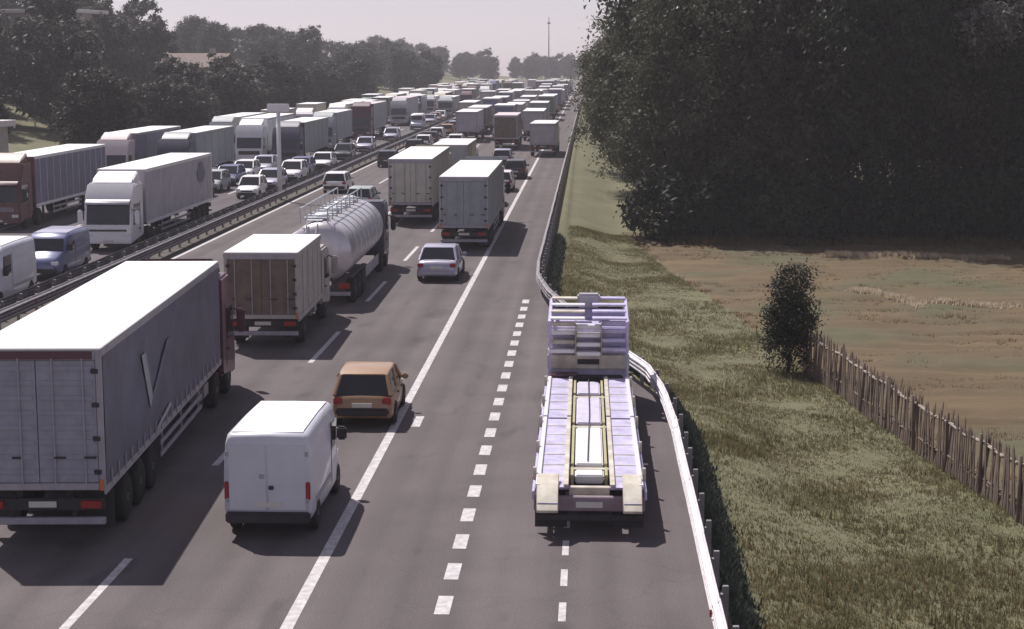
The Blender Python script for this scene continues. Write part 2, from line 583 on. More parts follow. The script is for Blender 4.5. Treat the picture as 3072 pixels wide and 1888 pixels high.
def guardrail(label, path, side, z=0.40, step=4.0, near_post=2.0, steel=None):
    """path: function y->x ; side: -1 faces -x, +1 faces +x"""
    f, y0, y1 = path
    root = thing('guardrail', label, 'guardrail', (f(y0), y0, 0))
    L = {}
    post = MB().box(-0.05, 0.05, -0.04, 0.04, -0.4, 0.80).mesh('post', M_POST, 0.008, seg=1)
    blk = MB().box(-0.07, 0.07, -0.05, 0.05, 0, 0.2).mesh('spacer', M_POST)
    refl = MB().box(-0.02, 0.02, -0.01, 0.01, 0, 0.12).mesh('reflector', M_TAIL)
    y = y0
    while y < y1:
        s = (1.0 if f is rail_x and 38 <= y < 74 else step) if y < 150 else step * 3
        a = Vector((f(y), y, 0))
        b = Vector((f(y + s), y + s, 0))
        d = b - a
        ln = d.length + 0.12
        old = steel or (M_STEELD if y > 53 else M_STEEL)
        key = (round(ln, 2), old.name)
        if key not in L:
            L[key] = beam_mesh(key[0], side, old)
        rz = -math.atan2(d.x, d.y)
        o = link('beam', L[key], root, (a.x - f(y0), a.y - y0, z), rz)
        if y < 100 and s > 2 and int((y - y0) / 4) % 3 == 2:
            link('reflector', refl, root, (a.x - f(y0) + side * 0.15, a.y - y0, z + 0.16), rz)
        o.rotation_euler.y = 0.012 * ((int(y / 4) % 2) * 2 - 1)
        k = 0
        while k < s - 0.01 and (s >= 2 or int(y) % 2 == 0):
            yp = y + k + min(0.9, s / 2)
            p = link('post', post, root, (f(yp) - side * 0.16 - f(y0), yp - y0, 0), rz)
            link('spacer', blk, p, (side * 0.09, 0, z + 0.06))
            k += near_post if y < 110 else 4
        y += s
    return root

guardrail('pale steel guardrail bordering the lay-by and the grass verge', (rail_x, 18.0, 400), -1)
guardrail('steel guardrail of the median on the queue side facing the lorries', (lambda y: -15.55, 40.0, 420), 1, steel=M_STEELD)
guardrail('steel guardrail of the median on the oncoming side', (lambda y: -16.45, 40.0, 420), -1, steel=M_STEELD)
guardrail('far steel guardrail along the outer edge of the oncoming carriageway', (lambda y: -34.0, 84.0, 380), 1, near_post=4.0, steel=M_STEELD)

# ------------------------------------------------------------------ wheels
CACHE = {}
def wheel_mesh(r, w):
    k = ('t', r, w)
    if k not in CACHE:
        t = MB().lathe_x((0, 0, 0), [(-w / 2, r * 0.58), (-w / 2, r * 0.86), (-w / 2 + 0.03, r * 0.97), (-w / 4, r), (w / 4, r), (w / 2 - 0.03, r * 0.97), (w / 2, r * 0.86), (w / 2, r * 0.58)], 22).mesh('tyre', M_TYRE, smooth=True)
        c = MB().lathe_x((0, 0, 0), [(-w / 2 + 0.02, r * 0.1), (-w / 2 - 0.005, r * 0.14), (-w / 2 + 0.05, r * 0.3), (-w / 2 + 0.012, r * 0.57), (w / 2 - 0.012, r * 0.57), (w / 2 - 0.05, r * 0.3), (w / 2 + 0.005, r * 0.14), (w / 2 - 0.02, r * 0.1)], 22).mesh('rim', M_RIM, smooth=True)
        CACHE[k] = (t, c)
    return CACHE[k]

def wheel(parent, x, y, r, w):
    t, c = wheel_mesh(r, w)
    o = link('wheel', t, parent, (x, y, r))
    link('rim', c, o)
    return o

def shared(key, fn):
    if key not in CACHE:
        CACHE[key] = fn()
    return CACHE[key]

# ------------------------------------------------------------------ lorries
def wavy_side(x, y0, y1, z0, z1, amp, sgn):
    m = MB()
    ny, nzz = int((y1 - y0) / 0.22), 6
    vs_ = []
    for i in range(ny + 1):
        y = y0 + (y1 - y0) * i / ny
        for j in range(nzz + 1):
            z = z0 + (z1 - z0) * j / nzz
            a = amp * (0.5 + 0.5 * math.sin(y * 5.1 + 0.6 * math.sin(y * 1.7))) * (0.4 + 0.6 * math.sin(PI * j / nzz)) + amp * 0.8 * noise.noise(Vector((y * 0.8, z, x)))
            vs_.append((x + sgn * (0.012 + a), y, z))
    fs_ = [(i * (nzz + 1) + j, (i + 1) * (nzz + 1) + j, (i + 1) * (nzz + 1) + j + 1, i * (nzz + 1) + j + 1) for i in range(ny) for j in range(nzz)]
    m.add(vs_, fs_)
    # close with a back sheet so the curtain has thickness
    n0 = len(m.v)
    back = [(x + sgn * 0.003, v[1], v[2]) for v in vs_]
    m.add(back, [tuple(reversed(f)) for f in fs_])
    return m

def cab(root, y0, w, color, hz_, depth=2.2, deflector=True, detail=1, windz=(1.55, 2.55), visor=None, base_dark=None):
    """cab from y0 (back) to y0+depth (front); returns cab object. Front windscreen etc. as sub-parts."""
    hw = w / 2
    yf = y0 + depth
    zt = hz_
    wb, wt = windz
    prof = [(y0, 0.75), (y0 + 0.15, 0.62), (yf - 0.12, 0.42), (yf, 0.55), (yf + 0.02, wb - 0.12), (yf - 0.02, wb), (yf - 0.22, wt), (yf - 0.34, min(zt - 0.15, wt + 0.3)), (yf - 0.85, zt), (y0, zt)]
    c = MB().px(prof, -hw, hw).build('cab', color, root, 0.07)
    # windscreen
    g = MB()
    def pf(z):
        t = (z - wb) / (wt - wb)
        return yf - 0.02 - 0.20 * t
    g.px([(pf(wb + 0.03) - 0.02, wb + 0.03), (pf(wb + 0.03) + 0.022, wb + 0.03), (pf(wt - 0.02) + 0.022, wt - 0.02), (pf(wt - 0.02) - 0.02, wt - 0.02)], -hw + 0.14, hw - 0.14)
    g.build('windscreen', M_GLASS, c, 0.008, seg=1)
    for s in (-1, 1):
        q = MB()
        q.px([(y0 + 0.75, wb + 0.05), (yf - 0.28, wb - 0.02), (yf - 0.42, wt - 0.05), (y0 + 0.75, wt - 0.05)], s * (hw - 0.02), s * (hw + 0.012))
        q.build('side_window', M_GLASS, c)
        if detail:
            d = MB().box(s * (hw + 0.004), s * (hw + 0.012), y0 + 0.66, y0 + 0.69, 0.85, wt + 0.05)
            d.build('door_seam', M_CHAS, c)
            h = MB().box(s * (hw + 0.0), s * (hw + 0.04), y0 + 0.78, y0 + 0.98, wb - 0.28, wb - 0.22)
            h.build('door_handle', M_CHAS, c, 0.01, seg=1)
            mi = MB().box(s * (hw + 0.10), s * (hw + 0.34), yf - 0.26, yf - 0.10, wb + 0.05, wb + 0.75)
            mo = mi.build('mirror', color if detail > 1 else M_CHAS, c, 0.05)
            MB().tube([(s * (hw - 0.05), yf - 0.2, wb + 0.78), (s * (hw + 0.2), yf - 0.18, wb + 0.68)], 0.025).build('mirror_arm', M_CHAS, c)
        hl = MB().box(s * (hw - 0.5), s * (hw - 0.08), yf - 0.06, yf + 0.035, 0.72, 0.92)
        hl.build('headlight', M_HEAD, c, 0.03)
    gr = MB()
    gr.box(-hw + 0.28, hw - 0.28, yf - 0.02, yf + 0.030, 1.0, wb - 0.2)
    gr.build('grille', base_dark or M_CHAS, c, 0.02, seg=1)
    if detail:
        for k in range(4):
            z = 1.06 + k * (wb - 0.30 - 1.06) / 3
            MB().box(-hw + 0.34, hw - 0.34, yf + 0.01, yf + 0.05, z, z + 0.035).build('grille_slat', M_FRAMEG, c)
        for s in (-0.45, 0.35):
            MB().tube([(s, yf + 0.02, wb + 0.02), (s + 0.5, pf(wb + 0.3) + 0.035, wb + 0.33)], 0.014).build('wiper', M_CHAS, c)
    MB().box(-hw + 0.02, hw - 0.02, yf - 0.12, yf + 0.08, 0.40, 0.70).build('bumper', base_dark or color, c, 0.05)
    MB().box(-0.26, 0.26, yf + 0.08, yf + 0.10, 0.48, 0.59).build('number_plate', M_PLATE, c)
    if visor:
        MB().px([(yf - 0.20, wt + 0.02), (yf + 0.08, wt - 0.06), (yf + 0.08, wt + 0.04), (yf - 0.24, wt + 0.20)], -hw + 0.1, hw - 0.1).build('sun_visor', visor, c, 0.015, seg=1)
    if deflector:
        MB().px([(y0 + 0.05, zt), (yf - 0.95, zt), (yf - 1.25, zt + 0.25), (y0 + 0.05, zt + 0.55)], -hw + 0.2, hw - 0.2).build('wind_deflector', color, c, 0.05)
    return c

def rear_end(root, W, H, floor, doorm, framem, detail, ribs=0, header=None, lightm=None, door_cols=None):
    hw = W / 2
    fr = MB()
    fr.box(-hw, -hw + 0.11, 0, 0.12, floor - 0.02, H - 0.03)
    fr.box(hw - 0.11, hw, 0, 0.12, floor - 0.02, H - 0.03)
    fr.box(-hw + 0.11, hw - 0.11, 0, 0.12, H - 0.24, H - 0.03)
    fr.box(-hw + 0.11, hw - 0.11, 0, 0.12, floor - 0.02, floor + 0.12)
    fr.build('rear_frame', framem, root, 0.012, seg=1)
    if header:
        MB().box(-hw + 0.16, hw - 0.16, -0.012, 0.004, H - 0.22, H - 0.06).build('header_board', header, root)
    for s in (-1, 1):
        x0, x1 = sorted((s * 0.008, s * (hw - 0.12)))
        d = MB().box(x0, x1, 0.03, 0.075, floor + 0.13, H - 0.25)
        if ribs:
            n = ribs
            for k in range(n):
                z = floor + 0.3 + (H - floor - 0.75) * k / (n - 1)
                d.box(x0 + 0.06, x1 - 0.06, 0.012, 0.032, z, z + 0.10)
        o = d.build('rear_door', doorm, root, 0.006, seg=1)
        if detail:
            for q in (0.22, 0.62):
                x = s * q * (hw - 0.1) / 0.8
                MB().tube([(x, -0.005, floor + 0.1), (x, -0.005, H - 0.2)], 0.018).build('lock_rod', M_FRAMEG, o)
                MB().box(x - 0.015, x + 0.015 + 0.2 * s, -0.03, -0.008, floor + 0.62, floor + 0.66).build('door_handle', M_CHAS, o)
            for q in range(4):
                z = floor + 0.3 + q * (H - floor - 0.8) / 3
                x = s * (hw - 0.13)
                MB().box(x - 0.07, x + 0.07, -0.012, 0.03, z, z + 0.09).build('hinge', M_CHAS, o)
    b = MB().box(-hw + 0.05, hw - 0.05, 0.10, 0.22, 0.46, 0.60).build('bumper', lightm or M_FRAMEG, root, 0.015, seg=1)
    MB().box(-hw + 0.08, hw - 0.08, 0.16, 0.24, 0.74, 0.98).build('light_board', M_CHAS, root, 0.01, seg=1)
    for s in (-1, 1):
        MB().box(s * (hw - 0.52), s * (hw - 0.12), 0.10, 0.165, 0.78, 0.94).build('tail_light', M_TAIL, root, 0.015, seg=1)
        if detail:
            MB().box(s * (hw - 0.10), s * (hw - 0.02), -0.02, 0.0, floor - 0.02, floor + 0.2).build('marker_light', M_ORANGE, root)
            MB().box(s * (hw - 0.62), s * (hw - 0.05), 0.9, 0.93, 0.25, 1.0).build('mudflap', M_CHAS, root)
            MB().tube([(s * 0.6, 0.16, 0.55), (s * 0.6, 0.5, 0.95)], 0.04).build('bumper_bracket', M_CHAS, root)
    if detail:
        MB().box(-0.27, 0.27, 0.14, 0.158, 0.80, 0.92).build('number_plate', M_PLATE, root)

def lorry(label, x, y, rz=0.0, L=13.6, W=2.5, H=4.0, side=None, roof=None, doorm=None, framem=None, cabm=None, rigid=False, detail=1, ribs=0,
          header=None, front=False, cab_h=3.55, floor=1.2, curtain=False, name='articulated_lorry', windz=(1.55, 2.55), visor=None, deflector=True, cab_dark=None, group=None, gap=0.55, headboard=None):
    depth = 2.2
    total = L + gap + depth
    root = thing(name, label, 'lorry', (x, y, 0), rz, group)
    if front:      # y given at the front of an oncoming lorry
        root.rotation_euler.z = PI + rz
        root.location = (x - math.sin(rz) * total, y + total, 0)
    hw = W / 2
    side = side or M_WHITE
    roof = roof or M_ROOF
    MB().box(-hw + 0.02, hw - 0.02, 0.11, L, floor, H - 0.05).build('box_body', side, root, 0.012, seg=1)
    rf = MB().box(-hw, hw, 0.0, L + 0.02, H - 0.05, H)
    rf.build('roof', roof, root, 0.015, seg=1)
    for s in (-1, 1):
        r_ = MB().box(s * (hw - 0.02), s * (hw + 0.015), 0.0, L + 0.02, H - 0.17, H - 0.052)
        r_.build('cant_rail', framem or M_FRAMEG, root)
        r_ = MB().box(s * (hw - 0.02), s * (hw + 0.015), 0.0, L + 0.02, floor - 0.10, floor + 0.06)
        r_.build('side_raft', framem or M_FRAMEG, root)
        if curtain:
            w = wavy_side(s * (hw - 0.015), 0.14, L - 0.08, floor + 0.07, H - 0.18, 0.018, s)
            cu = w.build('side_curtain', side, root, smooth=True)
            if detail > 1:
                st = shared('strap', lambda: MB().box(-0.01, 0.01, -0.025, 0.025, 0, 0.32).mesh('strap', M_FRAMEG))
                k = 0.5
                while k < L - 0.3:
                    link('strap', st, cu, (s * (hw + 0.03), k, floor - 0.02))
                    k += 0.62
        else:
            k = 1.1
            while k < L - 0.5:
                MB().box(s * (hw - 0.012), s * (hw + 0.004), k, k + 0.035, floor + 0.06, H - 0.17).build('panel_joint', framem or M_FRAMEG, root)
                k += 1.22 if detail else 2.44
    if headboard:
        MB().box(-hw + 0.01, hw - 0.01, L - 0.05, L + 0.06, floor, H - 0.02).build('headboard', headboard, root, 0.02, seg=1)
    rear_end(root, W, H, floor, doorm or side, framem or M_FRAMEG, detail, ribs, header)
    ch = MB()
    for s in (-1, 1):
        ch.box(s * 0.42, s * 0.56, 0.3, L + gap + 1.2, floor - 0.32, floor - 0.01)
    for k in range(int(L / 1.4)):
        ch.box(-hw + 0.1, hw - 0.1, 0.4 + k * 1.4, 0.48 + k * 1.4, floor - 0.12, floor - 0.011)
    ch.build('chassis', M_CHAS, root)
    axles = ([1.6, L + gap + 0.9] if rigid else [2.1, 3.4, 4.7, L - 0.55, L + gap + 0.95])
    for a in axles:
        for s in (-1, 1):
            wheel(root, s * (hw - 0.2), a, 0.5, 0.34)
    if not rigid:
        for s in (-1, 1):
            g = MB()
            for z in (0.5, 0.78):
                g.box(s * (hw - 0.05), s * (hw - 0.02), 5.6, L - 3.0, z, z + 0.11)
            for yk in (5.9, (L + 2.6) / 2, L - 3.3):
                g.box(s * (hw - 0.09), s * (hw - 0.051), yk, yk + 0.06, 0.48, floor)
            g.build('side_guard', M_FRAMEG, root)
            MB().box(s * 0.75, s * 0.85, L - 2.6, L - 2.45, 0.15, floor - 0.1).build('landing_leg', M_CHAS, root)
    t = MB().lathe_x((0, 0, 0), [(-0.3, 0.3), (0.3, 0.3)], 12)
    MB().box(hw - 0.75, hw - 0.12, L - 2.2 + (0.9 if rigid else 0), L - 1.3 + (0.9 if rigid else 0), 0.45, 1.02).build('fuel_tank', M_RIM, root, 0.12)
    MB().box(-hw + 0.05, hw - 0.05, L + gap - 0.1 if not rigid else L + 0.05, L + gap + 0.02, 0.9, min(cab_h, 2.6)).build('cab_back', M_CHAS, root, 0.03)
    cab(root, L + gap, W - 0.05, cabm or M_WHITE, cab_h, depth, deflector, detail, windz, visor, cab_dark)
    return root

# --- the big lorry nearest the camera
bt = lorry('big lorry nearest the camera with blown-out white roof, navy side and ribbed blue-grey rear doors', -5.62, 31.05, R(3.4), L=14.0, W=2.55, H=4.0,
           side=M_NAVY, doorm=M_DOORB, framem=M_FRAMEG, cabm=M_MAROON, detail=2, ribs=8, header=M_MAROON, curtain=True, cab_h=3.45, headboard=M_MAROON)
def side_mark(root, name, pts, m, x, sgn=1):
    q = MB()
    q.px(pts, x, x + sgn * 0.012)
    return q.build(name, m, root)
xm = 1.275 + 0.034
side_mark(bt, 'painted_letter', [(3.55, 3.22), (3.95, 3.22), (4.55, 2.15), (4.30, 1.90)], M_GREYT, xm)
side_mark(bt, 'painted_letter', [(4.302, 1.895), (4.56, 2.155), (6.35, 3.10), (6.75, 3.10)], mat('letter_dim', (0.16, 0.155, 0.23), 0.6), xm + 0.001)
side_mark(bt, 'side_sign', [(4.9, 1.33), (5.05, 1.28), (6.6, 1.50), (6.5, 1.60)], M_LILAC, xm)
# --- brown-backed box lorry
b2 = lorry('box lorry with white roof and brown rear doors ahead of the big lorry', -5.72, 53.7, R(1.6), L=5.7, W=2.45, H=3.25, side=M_BEIGE, doorm=M_BROWN,
           framem=M_BEIGE, cabm=M_BEIGE, rigid=True, detail=2, cab_h=2.7, floor=1.05, header=M_FRAMEG, name='box_lorry', deflector=False, windz=(1.45, 2.3), gap=0.3)

# --- tanker
def tanker(label, x, y, rz):
    root = thing('tanker_lorry', label, 'tanker', (x, y, 0), rz)
    L, r, zc = 11.6, 1.19, 2.10
    secs = []
    prof = [(0.0, 0.35), (0.08, 0.72), (0.25, 0.93), (0.5, 1.0)] + [(0.5 + (L - 1.0) * i / 8, 1.0) for i in range(1, 9)] + [(L - 0.25, 0.93), (L - 0.08, 0.72), (L, 0.35)]
    for yv, k in prof:
        secs.append([(r * 1.06 * k * math.cos(a), yv, zc + r * k * math.sin(a)) for a in [2 * PI * q / 32 for q in range(32)]])
    tk = MB().loft(secs).build('tank', M_TANK, root, smooth=True)
    for k in range(1, 8):
        yv = 0.5 + (L - 1.0) * k / 8
        ring = []
        for yy_, rr in ((yv - 0.05, 1.0), (yv - 0.04, 1.018), (yv + 0.04, 1.018), (yv + 0.05, 1.0)):
            ring.append([(r * 1.06 * rr * math.cos(a), yy_, zc + r * rr * math.sin(a)) for a in [2 * PI * q / 32 for q in range(32)]])
        MB().loft(ring).build('band', M_ALU, tk, smooth=True)
    wk = MB()
    wk.box(-0.55, 0.05, 0.5, L - 0.5, zc + r + 0.02, zc + r + 0.05)
    wk.build('walkway', M_ALU, root)
    rr_ = MB()
    for xx in (-0.78, 0.28):
        rr_.tube([(xx, 0.5, zc + r + 0.5), (xx, L - 0.5, zc + r + 0.5)], 0.03)
        for k in range(9):
            yv = 0.5 + (L - 1.0) * k / 8
            rr_.tube([(xx, yv, zc + r - 0.12), (xx, yv, zc + r + 0.5)], 0.025)
    rr_.build('handrail', M_ALU, root)
    for k in range(10):
        yv = 1.0 + k * 1.05
        MB().box(-0.74, 0.24, yv, yv + 0.34, zc + r + 0.055, zc + r + 0.12).build('walkway_tread', M_ALU, root, 0.01, seg=1)
    for k in range(4):
        c = 1.5 + k * 2.8
        m_ = MB()
        pr = [(0.0, 0.26), (0.16, 0.26), (0.2, 0.2)]
        m_.loft([[(-0.1 + rr * math.cos(a), c + rr * math.sin(a), zc + r + dz) for a in [2 * PI * q / 14 for q in range(14)]] for dz, rr in ((0.0, 0.3), (0.2, 0.3), (0.24, 0.24))])
        m_.build('hatch', M_WHITE, root)
    ld = MB()
    for xx in (-0.5, -0.1):
        ld.tube([(xx, -0.06, 0.8), (xx, -0.06, 2.9), (xx, 0.4, zc + r + 0.06)], 0.025)
    for k in range(8):
        ld.tube([(-0.5, -0.06, 0.9 + k * 0.27), (-0.1, -0.06, 0.9 + k * 0.27)], 0.018)
    ld.build('ladder', M_ALU, root)
    ch = MB()
    for s in (-1, 1):
        ch.box(s * 0.42, s * 0.56, 0.2, L + 1.6, 0.9, 1.12)
    ch.build('chassis', M_CHAS, root)
    for a in (1.6, 2.9, 4.2, L - 0.4, L + 1.5):
        for s in (-1, 1):
            wheel(root, s * 1.03, a, 0.5, 0.34)
    for s in (-1, 1):
        MB().box(s * 1.0, s * 1.2, 0.7, 5.1, 1.06, 1.12).build('mudguard', M_CHAS, root, 0.02, seg=1)
        MB().box(s * 0.75, s * 1.15, 0.0, 0.06, 0.72, 0.95).build('tail_light', M_TAIL, root, 0.015, seg=1)
        MB().box(s * 1.12, s * 1.16, 5.4, L - 1.6, 0.5, 0.95).build('side_guard', M_FRAMEG, root, 0.01, seg=1)
    MB().box(-1.18, 1.18, 0.07, 0.18, 0.45, 0.6).build('bumper', M_FRAMEG, root, 0.015, seg=1)
    MB().box(-0.3, 0.3, -0.02, 0.0, 1.3, 1.5).build('hazard_plate', M_ORANGE, root)
    cab(root, L + 0.35, 2.4, M_DARKCAB, 3.1, 2.1, False, 1)
    return root
tanker('shiny silver tanker lorry with rungs and walkway along its top', -5.35, 63.2, R(0.8))

# ------------------------------------------------------------------ cars and vans
def ring(hwid, z0, z1, y, k_top=0.86, r=0.12):
    """body cross-section ring at station y, from sill z0 to top z1"""
    zm = z0 + (z1 - z0) * 0.55
    pts = [(hwid * 0.90, z0), (hwid * 0.985, z0 + 0.08), (hwid, zm), (hwid * 0.97, z1 - r), (hwid * (k_top + 0.06), z1 - r * 0.25), (hwid * k_top * 0.75, z1), (0, z1 + 0.012)]
    full = pts + [(-x, z) for x, z in reversed(pts[:-1])]
    return [(x, y, z) for x, z in full]

def car(label, x, y, rz, paint, L=4.2, W=1.75, H=1.45, style='hatch', detail=1, cat='car', group=None, front=False, name='car'):
    root = thing(name, label, cat, (x, y, 0), rz, group)
    if front:
        root.rotation_euler.z = PI + rz
        root.location = (x, y + L, 0)
    hw = W / 2
    belt = H * 0.62
    # stations rear -> front : (y, top z, width factor, bottom)
    if style == 'sedan':
        st = [(0.0, 0.62, 0.80, 0.42), (0.06, 0.86, 0.90, 0.32), (0.25, belt + 0.02, 0.96, 0.24), (0.8, belt + 0.04, 0.99, 0.2), (L * 0.5, belt + 0.02, 1.0, 0.2), (L * 0.70, belt - 0.02, 0.99, 0.2), (L * 0.86, belt - 0.12, 0.96, 0.22), (L - 0.18, belt - 0.22, 0.90, 0.26), (L - 0.03, 0.60, 0.82, 0.32), (L, 0.52, 0.76, 0.38)]
        gh = [(0.55, belt, 0.92), (1.05, H - 0.05, 0.76), (1.5, H, 0.78), (L * 0.52, H, 0.79), (L * 0.60, H - 0.06, 0.78), (L * 0.73, belt - 0.01, 0.92)]
    else:
        st = [(0.0, 0.60, 0.84, 0.42), (0.05, belt - 0.05, 0.93, 0.32), (0.2, belt + 0.03, 0.97, 0.24), (0.8, belt + 0.03, 0.99, 0.2), (L * 0.5, belt + 0.01, 1.0, 0.2), (L * 0.72, belt - 0.02, 0.99, 0.2), (L * 0.87, belt - 0.12, 0.96, 0.22), (L - 0.16, belt - 0.22, 0.90, 0.26), (L - 0.03, 0.60, 0.83, 0.32), (L, 0.52, 0.77, 0.38)]
        gh = [(0.10, belt, 0.92), (0.42, H - 0.07, 0.76), (0.75, H, 0.79), (L * 0.50, H, 0.80), (L * 0.58, H - 0.06, 0.78), (L * 0.74, belt - 0.01, 0.92)]
    body = MB().loft([ring(hw * k, zb, zt, yy_) for yy_, zt, k, zb in st]).build('body', paint, root, smooth=True)
    # glasshouse: between belt and roof, lofted in y
    def gsec(yy_, zt, k):
        xb, zb = hw * 0.93, belt - 0.04
        if zt <= belt + 0.02:
            xt = hw * 0.90
        else:
            xt = hw * k
        return [(xb, yy_, zb), (xt, yy_, zt - 0.03), (xt * 0.9, yy_, zt), (-xt * 0.9, yy_, zt), (-xt, yy_, zt - 0.03), (-xb, yy_, zb)]
    MB().loft([gsec(*g_) for g_ in gh]).build('glasshouse', M_GLASS, root)
    # roof panel and pillars in body colour
    rp = MB()
    y0, y1 = gh[1][0], gh[4][0]
    top = []
    for (yy_, zt, k) in gh[1:5]:
        xt = hw * k
        top.append([(xt + 0.012, yy_, zt - 0.05), (xt + 0.006, yy_, zt - 0.005), (xt * 0.85, yy_, zt + 0.022), (-xt * 0.85, yy_, zt + 0.022), (-xt - 0.006, yy_, zt - 0.005), (-xt - 0.012, yy_, zt - 0.05)])
    rp.loft(top).build('roof', paint, root, 0.012)
    for s in (-1, 1):
        pl = MB()
        for (a, b) in ((gh[0], gh[1]), (gh[5], gh[4])):
            pl.tube([(s * hw * 0.915, a[0], belt - 0.01), (s * (hw * b[2] + 0.0), b[0], b[1] - 0.02)], 0.055, 6)
        yb = (gh[2][0] + gh[3][0]) / 2 + 0.15
        pl.tube([(s * hw * 0.935, yb, belt - 0.02), (s * hw * 0.80, yb, H - 0.04)], 0.045, 6)
        pl.build('pillar', paint, root)
        MB().box(s * (hw - 0.02), s * (hw + 0.17), L * 0.66, L * 0.66 + 0.12, belt - 0.02, belt + 0.13).build('wing_mirror', paint, root, 0.035)
        MB().box(s * hw * 0.64, s * hw * 0.93, -0.012, 0.10, belt - 0.24, belt - 0.06).build('tail_light', M_TAIL, root, 0.03)
        MB().px([(L - 0.34, belt - 0.30), (L - 0.07, belt - 0.36), (L - 0.08, belt - 0.22), (L - 0.34, belt - 0.20)], s * hw * 0.55, s * hw * 0.93).build('headlight', M_HEAD, root, 0.02)
        for ya in (L * 0.19, L * 0.80):
            wheel(root, s * (hw - 0.085), ya, 0.32, 0.20)
        if detail:
            for yd in (L * 0.34, L * 0.58):
                MB().box(s * (hw - 0.01), s * (hw + 0.022), yd, yd + 0.16, belt - 0.16, belt - 0.125).build('door_handle', M_CHAS, root)
    MB().box(-hw * 0.86, hw * 0.86, -0.06, 0.10, 0.34, 0.55).build('rear_bumper', paint if style != 'hatch' else M_CHAS, root, 0.05)
    MB().box(-hw * 0.80, hw * 0.80, L - 0.10, L + 0.05, 0.28, 0.46).build('front_bumper', M_CHAS, root, 0.04)
    MB().box(-hw * 0.5, hw * 0.5, L - 0.04, L + 0.022, 0.50, 0.60).build('grille', M_CHAS, root, 0.01, seg=1)
    MB().box(-0.26, 0.26, -0.075, -0.055, 0.58, 0.69).build('number_plate', M_PLATE, root)
    return root

